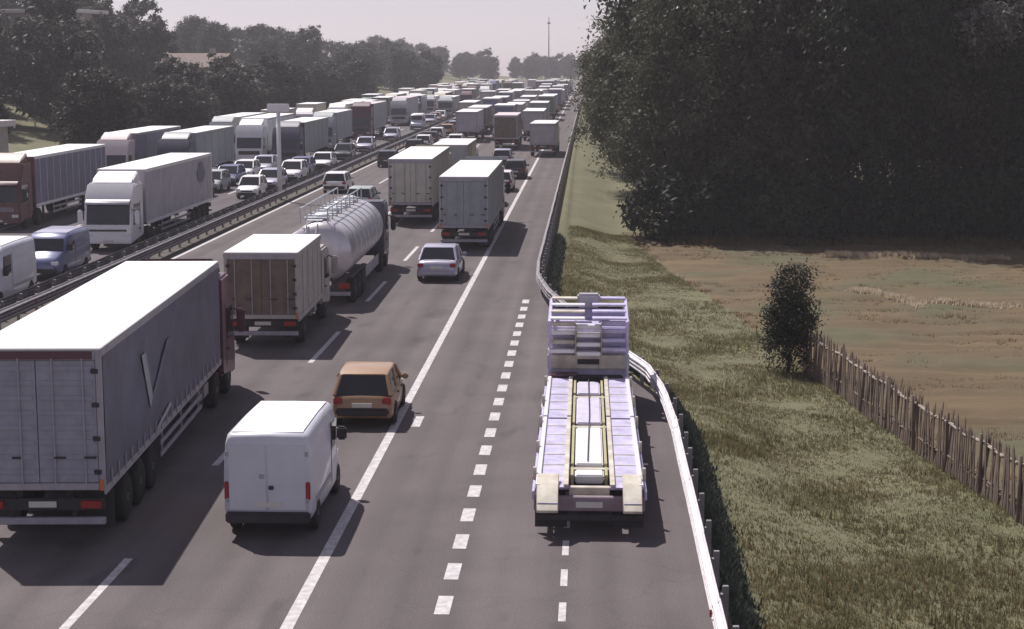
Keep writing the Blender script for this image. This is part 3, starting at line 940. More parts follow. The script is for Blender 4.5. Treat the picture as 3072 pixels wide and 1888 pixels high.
def van(label, x, y, rz, paint, L=4.4, W=1.8, H=2.15, roof_end=3.3, detail=1, front=False, roofm=None, name='van', group=None):
    root = thing(name, label, 'van', (x, y, 0), rz, group)
    if front:
        root.rotation_euler.z = PI + rz
        root.location = (x, y + L, 0)
    hw = W / 2
    def sec(yy_, zt, k, zb, kt):
        a = hw * k
        pts = [(a * 0.94, zb), (a, zb + 0.12), (a, zb + (zt - zb) * 0.5), (a * (1 + kt) / 2, zt - 0.18), (a * kt, zt - 0.05), (a * kt * 0.9, zt), (0, zt + 0.02)]
        return [(px_, yy_, pz) for px_, pz in pts + [(-q, w_) for q, w_ in reversed(pts[:-1])]]
    st = [(0.0, H - 0.10, 0.965, 0.52, 0.88), (0.05, H - 0.03, 0.985, 0.48, 0.90), (0.2, H, 1.0, 0.38, 0.91), (roof_end * 0.6, H, 1.0, 0.26, 0.91), (roof_end, H - 0.04, 1.0, 0.26, 0.90),
          (roof_end + 0.28, H - 0.22, 0.995, 0.26, 0.88), (L - 0.92, 1.20, 0.99, 0.26, 0.90), (L - 0.45, 1.06, 0.96, 0.28, 0.88), (L - 0.12, 0.90, 0.90, 0.32, 0.84), (L, 0.68, 0.82, 0.40, 0.8)]
    body = MB().loft([sec(*s_) for s_ in st]).build('body', paint, root, smooth=True)
    MB().loft([[(px_ * hw, yy_, H + dz) for px_ in (-0.80, 0.80)] + [(0.80 * hw, yy_, H + dz + 0.022), (-0.80 * hw, yy_, H + dz + 0.022)] for yy_, dz in ((0.16, -0.01), (0.3, 0.008), (roof_end * 0.6, 0.008), (roof_end - 0.1, -0.028))]).build('roof', roofm or M_ROOF, root)
    # windscreen
    ya, za, yb, zb = roof_end + 0.30, H - 0.26, L - 0.96, 1.24
    MB().loft([[(-hw * 0.80, ya, za - 0.03), (hw * 0.80, ya, za - 0.03), (hw * 0.80, ya + 0.03, za + 0.03), (-hw * 0.80, ya + 0.03, za + 0.03)],
               [(-hw * 0.88, yb, zb - 0.03), (hw * 0.88, yb, zb - 0.03), (hw * 0.88, yb + 0.04, zb + 0.03), (-hw * 0.88, yb + 0.04, zb + 0.03)]]).build('windscreen', M_GLASS, root)
    for s in (-1, 1):
        MB().px([(roof_end - 0.55, 1.22), (L - 1.25, 1.20), (roof_end + 0.15, H - 0.42), (roof_end - 0.55, H - 0.40)], s * (hw * 0.93), s * (hw + 0.006)).build('side_window', M_GLASS, root)
        d = MB().box(s * 0.006, s * (hw * 0.885), -0.016, 0.04, 0.58, H - 0.20).build('rear_door', paint, root, 0.02)
        MB().box(s * (hw * 0.86), s * (hw * 0.97), -0.024, 0.05, 0.80, 1.18).build('tail_light', M_TAIL, root, 0.02)
        for q in (0.75, 1.7):
            MB().box(s * (hw * 0.86), s * (hw * 0.93), -0.03, 0.0, q, q + 0.09).build('hinge', M_FRAMEG, root)
        MB().box(s * (hw * 0.55), s * (hw * 0.88), L - 0.22, L - 0.02, 0.66, 0.84).build('headlight', M_HEAD, root, 0.03)
        MB().box(s * (hw - 0.02), s * (hw + 0.2), roof_end + 0.25, roof_end + 0.38, 1.2, 1.5).build('wing_mirror', M_CHAS, root, 0.04)
        MB().box(s * (hw - 0.004), s * (hw + 0.008), roof_end - 0.66, roof_end - 0.645, 0.5, H - 0.35).build('door_seam', M_CHAS, root)
        MB().box(s * (hw - 0.01), s * (hw + 0.018), 0.5, roof_end - 0.8, 0.62, 0.74).build('rubbing_strip', M_FRAMEG, root, 0.01, seg=1)
        for yy_ in (0.78, L - 0.85):
            wheel(root, s * (hw - 0.1), yy_, 0.34, 0.21)
    MB().box(-hw * 0.95, hw * 0.95, -0.09, 0.12, 0.34, 0.56).build('rear_bumper', M_CHAS, root, 0.03)
    MB().box(-hw * 0.86, hw * 0.86, L - 0.14, L + 0.04, 0.34, 0.58).build('front_bumper', M_CHAS, root, 0.05)
    MB().box(-0.27, 0.27, -0.035, -0.016, 0.66, 0.77).build('number_plate', M_PLATE, root)
    MB().box(0.03, 0.13, -0.05, -0.014, 1.02, 1.10).build('door_handle', M_CHAS, root, 0.01, seg=1)
    MB().box(-0.16, -0.05, -0.03, -0.015, 1.24, 1.33).build('door_emblem', M_FRAMEG, root, 0.01, seg=1)
    return root

van('white panel van with closed rear doors beside the big lorry', -1.32, 31.95, R(0.5), M_VANW, L=4.5, W=1.78, H=2.15, roof_end=3.35)
car('dull ochre hatchback just ahead of the white panel van', -0.80, 42.0, R(1.0), M_RED, L=3.7, W=1.62, H=1.42)
car('silver-lilac car alone on the open tarmac behind the grey lorry', -1.5, 70.6, R(-0.5), M_SILVER, L=4.3, W=1.78, H=1.45, style='sedan')
lorry('grey lorry with bright white roof beside the edge line', -1.22, 82.4, R(0.0), L=13.6, W=2.45, H=3.75, side=M_GREYT, doorm=M_GREYT, cabm=M_GREYT, detail=1, cab_h=3.4)
lorry('tall pale grey lorry with pink-white roof left of the grey lorry', -5.3, 95.5, R(0.6), L=13.6, W=2.55, H=3.85, side=M_PALEG, doorm=M_PALEG, roof=M_ROOF, cabm=M_PALEG, detail=1, cab_h=3.4)
lorry('pale lorry with white roof in front of the tall pale grey lorry', -4.6, 114.6, R(0), L=9, W=2.45, H=3.7, side=M_PALEG, doorm=M_GREYT, cabm=M_WHITE, rigid=True, detail=0, cab_h=3.0, gap=0.3, name='box_lorry')
car('small black car near the edge line beyond the grey lorry', -0.95, 133, 0, M_BLACKC, L=4.2, W=1.75, H=1.5, detail=0)
lorry('brown-backed lorry far up the queue left of the pinkish lorry', -3.9, 176, 0, L=10, W=2.5, H=3.7, side=M_BROWN, doorm=M_BROWN, roof=M_CAP, cabm=M_BROWN, detail=0, cab_h=3.2)
lorry('pinkish box lorry far up the queue close to the shoulder', 0.35, 164, R(-1.5), L=8.5, W=2.5, H=3.3, side=M_LILAC, doorm=M_LILAC, cabm=M_WHITE, rigid=True, detail=0, cab_h=2.8, gap=0.3, name='box_lorry')
car('lilac car far up the queue behind the brown-backed lorry', -2.9, 150, 0, M_SILVER, L=4.2, W=1.78, H=1.45, detail=0)
car('dark car between the tanker lane and the median, far ahead', -9.3, 128, 0, M_BLACKC, detail=0)

# ------------------------------------------------------------------ the parked car transporter in the lay-by
def transporter():
    root = thing('car_transporter', 'empty low car transporter with lavender wheel tracks parked in the lay-by', 'lorry', (5.10, 32.55, 0), R(0.2))
    L, hw = 11.6, 1.15
    for s in (-1, 1):
        x0, x1 = sorted((s * 0.42, s * (hw - 0.06)))
        for ya_, yb_, mm_ in ((0.0, 6.45, M_LAV), (6.58, L, M_LAV)):
            t = MB().px([(ya_, 0.98), (ya_ + 0.1, 0.90), (yb_, 0.90), (yb_, 0.98)], x0, x1).build('wheel_track', mm_, root, 0.012, seg=1)
            k = ya_ + 0.9
            while k < yb_ - 0.4:
                MB().box(x0 + 0.07, x1 - 0.07, k, k + 0.05, 0.981, 0.992).build('tread_bar', M_CREAM, t)
                k += 0.95
            MB().box(x0, x0 + 0.10, ya_ + 0.02, yb_ - 0.02, 0.985, 1.04).build('track_lip', M_CREAM if s > 0 else M_WHITE, t, 0.01, seg=1)
            MB().box(x1 - 0.10, x1, ya_ + 0.02, yb_ - 0.02, 0.985, 1.04).build('track_lip', M_WHITE if s > 0 else M_CREAM, t, 0.01, seg=1)
        # side rail with posts
        xs_ = s * (hw - 0.02)
        sr = MB().box(xs_ - 0.03, xs_ + 0.03, 0.0, L, 0.72, 0.90).build('side_rail', M_LAV, root, 0.012, seg=1)
        for k, y in enumerate((0.9, 3.3, 5.9, 8.3, 10.9)):
            MB().box(xs_ - 0.035, xs_ + 0.035, y, y + 0.09, 0.90, 1.16).build('side_post', M_CREAM, root, 0.01, seg=1)
        # folded loading ramps at the tail
        rp = MB().px([(-0.50, 0.62), (-0.46, 0.56), (0.1, 0.92), (0.55, 1.06), (0.52, 1.14), (0.0, 1.02)], *((x0 + 0.03, x0 + 0.47) if s < 0 else (x1 - 0.42, x1 - 0.03)))
        r_ = rp.build('loading_ramp', M_CREAM, root, 0.015, seg=1)
        for k in range(4):
            yq = -0.36 + k * 0.17
            zq = 0.70 + k * 0.10
            MB().box(*((x0 + 0.05, x0 + 0.45) if s < 0 else (x1 - 0.40, x1 - 0.05)), yq, yq + 0.05, zq, zq + 0.05).build('ramp_rung', M_LAV, r_)
        MB().box(s * 0.78, s * 1.08, -0.12, 0.0, 0.60, 0.76).build('tail_light', M_TAIL, root, 0.02)
        MB().box(s * 0.72, s * 1.13, 2.0, 5.6, 0.60, 0.72).build('mudguard', M_CREAMDK, root, 0.03)
        for a in (2.5, 3.7, 4.9):
            wheel(root, s * 0.93, a, 0.42, 0.30)
    # centre: pale hatch panels with dark gaps and olive edging
    MB().box(-0.36, 0.36, 0.3, L, 0.60, 0.76).build('centre_beam', M_CHAS, root)
    for a, b in ((1.05, 1.55), (2.05, 5.6), (6.1, 9.1), (9.6, 11.2)):
        MB().box(-0.30, 0.30, a, b, 0.78, 0.97).build('centre_panel', M_WHITE if a < 6 else M_PALELAV, root, 0.03)
        for s in (-1, 1):
            MB().box(s * 0.325, s * 0.385, a - 0.1, b + 0.1, 0.77, 1.0).build('panel_edge', M_OLIVE, root, 0.008, seg=1)
    for y in (0.2, 1.72, 5.78, 9.28):
        MB().box(-0.415, 0.415, y, y + 0.16, 0.74, 0.93).build('cross_member', M_CREAM, root, 0.012, seg=1)
    MB().box(-1.12, 1.12, -0.06, 0.08, 0.50, 0.80).build('tail_beam', M_CREAMDK, root, 0.02, seg=1)
    MB().box(-1.08, 1.08, -0.10, -0.055, 0.30, 0.44).build('bumper', M_CHAS, root, 0.02, seg=1)
    MB().box(-0.27, 0.27, -0.085, -0.062, 0.58, 0.70).build('number_plate', M_PLATE, root)
    for s in (-1, 1):  # black flaps added to fill out the shadow under the tail
        MB().box(s * 0.45, s * 1.10, 0.12, 0.16, 0.12, 0.52).build('mudflap', M_CHAS, root)
    # tractor with deck above the cab
    cy = L + 0.75
    ch = MB()
    for s in (-1, 1):
        ch.box(s * 0.40, s * 0.52, L - 1.5, cy + 2.4, 0.55, 0.72)
    ch.build('chassis', M_CHAS, root)
    for a in (L + 0.15, cy + 1.9):
        for s in (-1, 1):
            wheel(root, s * 0.93, a, 0.47, 0.30)
    cb = cab(root, cy, 2.2, M_LAV, 2.25, 2.2, False, 0)
    MB().box(-1.12, 1.12, cy - 0.16, cy - 0.01, 1.12, 1.52).build('headboard', M_CREAM, cb, 0.02, seg=1)
    MB().box(-0.30, 0.30, cy - 0.19, cy - 0.13, 1.26, 1.40).build('headboard_slot', M_CHAS, cb)
    # stacked folding ramps standing behind the cab
    for k, z in enumerate((1.60, 1.84, 2.08, 2.30)):
        yb = cy - 0.42 + 0.09 * k
        MB().box(-1.10, -0.36, yb, cy - 0.02, z, z + 0.11).build('stacked_ramp', (M_WHITE, M_CREAM)[k % 2], root, 0.015, seg=1)
        MB().box(0.36, 1.10, yb + 0.06, cy - 0.02, z + 0.04, z + 0.15).build('stacked_ramp', M_LAV, root, 0.015, seg=1)
        MB().box(-0.33, 0.33, yb - 0.06, cy - 0.02, z - 0.06, z + 0.05).build('stacked_ramp', M_WHITE, root, 0.015, seg=1)
    for s in (-1, 1):
        MB().box(s * 0.335, s * 0.36, cy - 0.5, cy - 0.02, 1.52, 2.45).build('ramp_upright', M_OLIVE, root)
        # hydraulic rams along the bed
        rm = MB().tube([(s * 1.17, 6.4, 0.62), (s * 1.17, 8.2, 0.80)], 0.045, 8).build('hydraulic_ram', M_CHAS, root, smooth=True)
        MB().tube([(s * 1.17, 8.2, 0.80), (s * 1.17, 9.5, 0.93)], 0.025, 8).build('ram_rod', M_RIM, rm, smooth=True)
        for y_ in (1.4, 4.0, 7.2, 10.0):
            MB().box(s * 1.16, s * 1.19, y_, y_ + 0.10, 0.76, 0.84).build('side_lamp', M_ORANGE, root)
    MB().tube([(0.0, L + 0.2, 1.02), (0.02, 7.0, 1.0), (-0.03, 2.2, 1.0)], 0.014, 5).build('winch_cable', M_CHAS, root)
    MB().box(-0.95, 0.95, L + 0.06, cy - 0.2, 0.55, 0.98).build('dark_gap_box', M_CHAS, root, 0.03)  # black box added to darken the shaded gap between bed and cab
    MB().box(-1.05, -0.30, L + 0.1, L + 0.5, 0.985, 1.06).build('tool_box', M_MAROON, root, 0.02, seg=1)
    for s in (-1, 1):
        dk = MB()
        dk.tube([(s * 1.05, cy - 0.35, 0.75), (s * 1.05, cy - 0.35, 2.46), (s * 1.05, cy + 0.6, 2.60), (s * 1.05, cy + 1.9, 2.74)], 0.055)
        dk.build('deck_frame', M_LAV, root)
    for k in range(4):
        y = cy - 0.30 + k * 0.66
        z = 2.50 + 0.09 * k
        MB().box(-1.04, -0.10, y, y + 0.34, z, z + 0.05).build('deck_plate', M_CREAM if k % 2 else M_WHITE, root, 0.012, seg=1)
        MB().box(0.10, 1.04, y + 0.05, y + 0.39, z, z + 0.05).build('deck_plate', M_LAV, root, 0.012, seg=1)
    MB().box(-0.32, 0.32, cy + 1.55, cy + 1.95, 2.55, 2.95).build('winch_head', M_FRAMEG, root, 0.05)
    return root
transporter()

# ------------------------------------------------------------------ oncoming carriageway
wt = lorry('white lorry with sunlit cab roof and dark badge on its pale box', -18.95, 81.5, 0, L=15.0, W=2.5, H=3.95, side=M_LILAC, roof=M_ROOF, cabm=M_WHITE, front=True, detail=2, cab_h=3.35,
           windz=(1.32, 2.40), visor=M_FRAMEG, curtain=False, framem=M_WHITE, headboard=M_FRAMEG)
# badge on the side of the white lorry facing the median (local -x after the half turn)
bd = MB()
bx = []
for q in range(18):
    a = 2 * PI * q / 18
    bx.append((2.9 + 1.0 * math.cos(a) * (1 - 0.25 * (math.sin(a) > 0.3)), 3.0 + 0.62 * math.sin(a)))
bd.px(bx, -1.262, -1.272).build('side_badge', M_SLATE, wt)
lorry('dark lorry with rust-brown cab and slate side at the left picture edge', -28.1, 91.5, 0, L=14.2, W=2.55, H=4.0, side=M_SLATE, roof=M_ROOF, cabm=M_DKBROWN, front=True, detail=1, cab_h=3.7, framem=M_WHITE, cab_dark=M_DKBROWN, visor=M_DKBROWN, headboard=M_DKBROWN)
van('white van cut off by the left picture edge beside the median', -18.6, 61.6, 0, M_VANW, L=5.2, W=1.95, H=2.35, roof_end=3.6, front=True)
van('steel-blue van with pale windscreen surround following the white van', -18.75, 70.3, 0, M_BLUE, L=4.6, W=1.85, H=1.95, roof_end=3.0, front=True, roofm=M_SILVER)
car('dark-fronted white small car beside the median behind the white lorry', -18.5, 113, 0, M_WHITE, L=3.7, W=1.6, H=1.48, front=True, detail=0)
car('white car with dark windscreen beside the median further up', -18.4, 128.5, 0, M_WHITE, L=4.4, W=1.8, H=1.6, front=True, detail=0)
car('second white car close behind the white car beside the median', -18.3, 143, 0, M_WHITE, L=4.4, W=1.8, H=1.45, front=True, detail=0, style='sedan')
car('grey car between the white lorry and the violet-fronted lorry', -22.4, 118, 0, M_GREYT, L=4.3, W=1.75, H=1.5, front=True, detail=0)
lorry('lorry with pinkish cab behind the dark lorry on the far left', -30.2, 121, 0, L=13.6, W=2.5, H=4.05, side=M_SLATE, roof=M_ROOF, cabm=M_CAP, front=True, detail=0, cab_h=3.6)
lorry('slate lorry in the third oncoming lane behind the white lorry', -26.4, 124, 0, L=13.6, W=2.5, H=3.95, side=M_GREYT, roof=M_ROOF, cabm=M_DARKCAB, front=True, detail=0, cab_h=3.5)
lorry('violet-fronted dark lorry in the middle of the oncoming queue', -22.0, 147, 0, L=13.6, W=2.55, H=3.9, side=M_GREYT, roof=M_ROOF, cabm=M_DARKCAB, front=True, detail=0, cab_h=3.5, headboard=M_DARKCAB)
lorry('white-sided lorry left of the violet-fronted lorry', -25.7, 149, 0, L=13.6, W=2.55, H=4.2, side=M_WHITE, roof=M_ROOF, cabm=M_WHITE, front=True, detail=0, cab_h=3.6)
lorry('long lorry with white roof at the outer edge of the oncoming queue', -30.3, 158, 0, L=13.6, W=2.5, H=4.0, side=M_PALEG, roof=M_ROOF, cabm=M_GREYT, front=True, detail=0)
lorry('grey-blue lorry with white roof behind the violet-fronted lorry', -22.8, 172, 0, L=11, W=2.5, H=4.0, side=M_GREYT, roof=M_ROOF, cabm=M_GREYT, front=True, detail=0)
lorry('maroon lorry with pink roof far up the oncoming queue', -22.5, 199, 0, L=13, W=2.55, H=4.2, side=M_GREYT, roof=M_CAP, cabm=M_MAROON, front=True, detail=0, headboard=M_MAROON, cab_h=3.9)
lorry('lorry in the third oncoming lane level with the maroon lorry', -26.5, 206, 0, L=13, W=2.5, H=4.0, side=M_PALEG, roof=M_ROOF, cabm=M_WHITE, front=True, detail=0)
lorry('lilac lorry following the maroon lorry', -22.6, 240, 0, L=13, W=2.5, H=4.0, side=M_LILAC, roof=M_CAP, cabm=M_LILAC, front=True, detail=0)
car('pale car beside the median level with the maroon lorry', -18.6, 196, 0, M_SILVER, front=True, detail=0)
van('pale van beside the median behind the pale car', -18.6, 226, 0, M_VANW, front=True)
GRP = 'tiny far lorries and cars near the vanishing point'
FARL = 'tiny far-off lorry in the hazy queue near the vanishing point'
FARC = 'tiny far-off car in the hazy queue near the vanishing point'
rnd = random.Random(3)
pal = [M_WHITE, M_LILAC, M_GREYT, M_PALEG, M_BROWN, M_SLATE, M_BLUE, M_BEIGE, M_MAROON, mat('dull_green_tarp', (0.14, 0.18, 0.13), 0.7, var=0.2)]
PROTO = {}
def far_vehicle(kind, lane, y, fr, k):
    key = (kind, fr, k)
    if key not in PROTO:
        if kind == 'car':
            o = car(FARC, lane, y, 0, [M_WHITE, M_SILVER, M_BLACKC, M_RED][k % 4], front=fr, detail=0, group=GRP)
        else:
            o = lorry(FARL, lane, y, 0, L=7.5 + 0.6 * ((k * 7) % 10), W=2.5, H=3.3 + 0.08 * ((k * 3) % 10), side=pal[k], cabm=pal[(k * 3 + 1) % 10], front=fr, detail=0, rigid=True, gap=0.35, cab_h=3.0, group=GRP)
        PROTO[key] = (o, o.location.y - y)
        return o
    o, dy = PROTO[key]
    c = copy_tree(o)
    c.location = (lane + rnd.uniform(-0.3, 0.3), y + dy, 0)
    return c
for lane, y0, fr, pl in ((-18.8, 246, True, 0.35), (-22.6, 258, True, 0.8), (-26.4, 226, True, 0.8), (-30.2, 180, True, 0.7), (-5.6, 196, False, 0.7), (-1.9, 196, False, 0.6), (-9.4, 150, False, 0.45), (-13.1, 168, False, 0.15)):
    y = y0
    while y < 520:
        k = rnd.randrange(4)
        if rnd.random() < pl:
            far_vehicle('lorry', lane, y, fr, rnd.choice((0, 1, 2, 3, 4, 5, 6, 7, 8, 9)))
            y += 17 + rnd.uniform(2, 9) + (y - y0) * 0.015
        else:
            far_vehicle('car', lane, y, fr, k)
            y += 6 + rnd.uniform(2, 7) + (y - y0) * 0.015
MIDR = [(-9.5, 104, M_GREYT, 'grey car in the third lane left of the tall pale grey lorry'), (-9.2, 141, M_SILVER, 'silver car in the third lane beyond the dark car'), (-13.2, 118, M_WHITE, 'white car running close to the median far left of the pale lorries'),
        (-1.6, 108, M_SILVER, 'silver car right in front of the grey lorry'), (-1.4, 120, M_WHITE, 'white car between the grey lorry and the small black car'), (-13.0, 147, M_BLACKC, 'black car close to the median further up the queue')]
for (x_, y_, m_, l_) in MIDR:
    car(l_, x_, y_, 0, m_, L=4.2, W=1.76, H=1.47, detail=0)
MIDL = [(-22.5, 106, M_SILVER, 'silver car half hidden behind the white lorry'), (-22.7, 131, M_WHITE, 'white car in front of the violet-fronted lorry'), (-18.7, 158, M_BLACKC, 'black car beside the median behind the two white cars'), (-18.5, 172, M_SILVER, 'silver car beside the median far behind the two white cars'),
        (-18.6, 120.5, M_SILVER, 'silver car squeezed between two white cars beside the median'), (-18.9, 135.5, M_BLUE, 'blue car between the two white cars further up beside the median'), (-22.3, 112.3, M_BLACKC, 'black car following the silver car behind the white lorry'),
        (-22.6, 124.5, M_BLUE, 'blue car in the second oncoming lane before the violet-fronted lorry'), (-22.4, 137.5, M_SILVER, 'silver car directly in front of the violet-fronted lorry'),
        (-26.3, 115, M_BLACKC, 'black car just ahead of the slate lorry')]
for (x_, y_, m_, l_) in MIDL:
    car(l_, x_, y_, 0, m_, L=4.2, W=1.76, H=1.47, detail=0, front=True)

# ------------------------------------------------------------------ vegetation
def crown_mesh(name, seed, rx, ry, rz_, zc, nclump, per, leaf, m, lop=0.35, hollow=0.55):
    rn = random.Random(seed)
    vs_, fs_ = [], []
    for c in range(nclump):
        while True:
            d = Vector((rn.uniform(-1, 1), rn.uniform(-1, 1), rn.uniform(-1, 1)))
            if 0.1 < d.length < 1:
                break
        d.normalize()
        rr = hollow + (1 - hollow) * rn.random() ** 0.6
        k = 1 + lop * noise.noise(d * 1.8 + Vector((seed, 0, 0))) + 0.15 * noise.noise(d * 5 + Vector((seed, 5, 0)))
        cp = Vector((d.x * rx, d.y * ry, d.z * rz_)) * rr * k
        cr = rn.uniform(0.45, 0.95) * (rx / 3.2) ** 0.5
        for q in range(per):
            o = Vector((rn.gauss(0, 0.5), rn.gauss(0, 0.5), rn.gauss(0, 0.36))) * cr
            p = cp + o
            nrm = (o.normalized() + Vector((rn.uniform(-1, 1), rn.uniform(-1, 1), rn.uniform(-0.3, 1.2)))).normalized()
            u = nrm.cross(Vector((rn.uniform(-1, 1), rn.uniform(-1, 1), rn.uniform(-1, 1)))).normalized()
            w = nrm.cross(u)
            s = leaf * rn.uniform(0.6, 1.35)
            b = len(vs_)
            pz = p + Vector((0, 0, zc))
            vs_ += [pz - u * s, pz + w * s * 0.42, pz + u * s, pz - w * s * 0.42]
            fs_.append((b, b + 1, b + 2, b + 3))
    me = bpy.data.meshes.new(name)
    me.from_pydata([tuple(v) for v in vs_], [], fs_)
    me.materials.append(m)
    return me

def trunk_mesh(seed, h, r, spread, zc):
    rn = random.Random(seed)
    m = MB()
    top = Vector((rn.uniform(-0.4, 0.4), rn.uniform(-0.4, 0.4), h))
    m.tube([(0, 0, -0.6), (0.02, 0.0, h * 0.15), (top.x * 0.4, top.y * 0.4, h * 0.5), top], r, 8, r * 0.25)
    for k in range(7):
        t = 0.3 + 0.09 * k
        a = rn.uniform(0, 2 * PI)
        s = Vector((top.x * t * 0.8, top.y * t * 0.8, h * t))
        e = s + Vector((math.cos(a) * spread, math.sin(a) * spread, rn.uniform(0.8, 2.2)))
        md = (s + e) / 2 + Vector((0, 0, -0.2))
        m.tube([s, md, e], r * 0.42, 6, r * 0.10)
    return m.mesh('trunk', M_BARK, smooth=True)

TV = []
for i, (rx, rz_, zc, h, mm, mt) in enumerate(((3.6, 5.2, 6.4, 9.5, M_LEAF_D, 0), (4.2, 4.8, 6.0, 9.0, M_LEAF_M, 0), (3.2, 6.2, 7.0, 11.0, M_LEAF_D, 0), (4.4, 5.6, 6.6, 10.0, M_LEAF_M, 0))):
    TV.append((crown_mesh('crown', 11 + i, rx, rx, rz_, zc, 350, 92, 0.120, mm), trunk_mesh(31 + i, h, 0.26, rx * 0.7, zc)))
FV = []
for i, (rx, rz_, zc, h) in enumerate(((3.4, 4.4, 5.2, 8.0), (4.0, 3.8, 4.8, 7.5), (3.0, 4.9, 5.6, 8.5))):
    FV.append((crown_mesh('crown', 51 + i, rx, rx, rz_, zc, 190, 48, 0.23, M_LEAF_F), trunk_mesh(61 + i, h, 0.22, rx * 0.7, zc)))
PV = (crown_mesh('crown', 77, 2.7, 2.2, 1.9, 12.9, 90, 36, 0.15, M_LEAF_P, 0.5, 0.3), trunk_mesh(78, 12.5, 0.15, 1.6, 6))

def tree(variant, x, y, s, rz, label, group, name='tree', sz=None):
    root = thing(name, label, 'tree', (x, y, ground_z(x, y) - 0.05), rz, group)
    root.scale = (s, s, sz or s)
    link('trunk', variant[1], root)
    link('crown', variant[0], root)
    return root

rt = random.Random(21)
RG = 'dark trees massed behind the dry field'
RL = 'tall dark leafy tree in the shadowy wood behind the dry field'
# front row at the end of the field, then deeper rows
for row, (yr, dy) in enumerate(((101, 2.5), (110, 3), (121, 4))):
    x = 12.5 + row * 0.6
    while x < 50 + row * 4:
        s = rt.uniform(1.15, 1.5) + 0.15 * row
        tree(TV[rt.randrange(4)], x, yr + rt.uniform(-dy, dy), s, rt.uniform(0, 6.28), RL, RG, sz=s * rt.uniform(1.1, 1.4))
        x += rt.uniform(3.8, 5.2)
# low dark understorey closing the foot of the wood
US = (crown_mesh('crown', 91, 2.6, 2.2, 1.9, 1.5, 130, 44, 0.17, M_LEAF_D, 0.4, 0.3), trunk_mesh(92, 2.4, 0.09, 1.2, 1.5))
x = 10.4
while x < 42:
    tree(US, x, 97.0 + rt.uniform(-0.9, 1.4) - 0.12 * max(0, x - 20), rt.uniform(0.95, 1.35), rt.uniform(0, 6.28), 'low dark shrub at the foot of the wood', 'shrubs at the foot of the wood', name='shrub')
    x += rt.uniform(2.2, 3.2)
# trees along the right verge into the distance
for i in range(16):
    y = 104 + i * 15 + rt.uniform(-3, 3)
    s = rt.uniform(0.85, 1.25)
    tree(TV[rt.choice((1, 3))] if i < 6 else FV[rt.randrange(3)], 8.6 + rt.uniform(-0.4, 2.2) + (0.4 if i < 2 else 0), y, s, rt.uniform(0, 6.28), 'roadside tree overhanging the right verge in the row towards the distance', 'roadside trees on the right verge')
# tree in the upper right corner, sunlight painted into its pale leaf colour
tree(PV, 28.6, 96.8, 1.0, 0.5, 'tree with sunlight painted into its pale leaves reaching into the top right corner', None)

# lone bush column
bz = ground_z(11.85, 56.0)
bush = thing('bush', 'lone dark columnar bush standing by the paling fence', 'bush', (11.85, 56.0, bz))
link('crown', crown_mesh('crown', 101, 0.88, 0.88, 1.75, 1.85, 200, 60, 0.06, M_LEAF_D, 0.75, 0.1), bush)
link('trunk', trunk_mesh(102, 2.4, 0.07, 0.5, 1.7), bush)

# left side: row of trees beyond the oncoming carriageway, then a wooded rise
LG, LL = 'grey-green trees beyond the oncoming carriageway', 'grey-green tree in the row beyond the oncoming carriageway'
for i in range(24):
    y = 128 + i * 8.5 + rt.uniform(-2, 2)
    x = -40.5 + rt.uniform(-3, 2) - (4 if i < 2 else 0)
    s = rt.uniform(0.85, 1.1)
    tree(FV[rt.randrange(3)], x, y, s, rt.uniform(0, 6.28), LL, LG, sz=s * 0.92)
for i in range(34):
    y = 165 + rt.uniform(0, 130)
    x = -50 - (y - 165) * 0.16 - rt.uniform(0, 34)
    s = rt.uniform(1.2, 1.6)
    tree(FV[rt.randrange(3)], x, y, s, rt.uniform(0, 6.28), 'tree on the wooded rise at the upper left', 'trees on the wooded rise')
for i in range(64):
    y = 360 + rt.uniform(0, 120)
    x = -140 + i * 2.45 + rt.uniform(-3, 3)
    if x > -37:
        y = 775 + rt.uniform(0, 90)
    s = rt.uniform(1.0, 1.3) * (0.9 if x > -37 else 1.0)
    tree(FV[rt.randrange(3)], x, y, s * 1.05, rt.uniform(0, 6.28), 'distant tree of the hazy skyline row', 'distant skyline trees')

for i in range(18):
    s = rt.uniform(1.0, 1.35)
    tree(FV[rt.randrange(3)], -92 + i * 3.3 + rt.uniform(-1.5, 1.5), 690 + rt.uniform(0, 90), s, rt.uniform(0, 6.28), 'distant tree of the hazy skyline row', 'distant skyline trees')

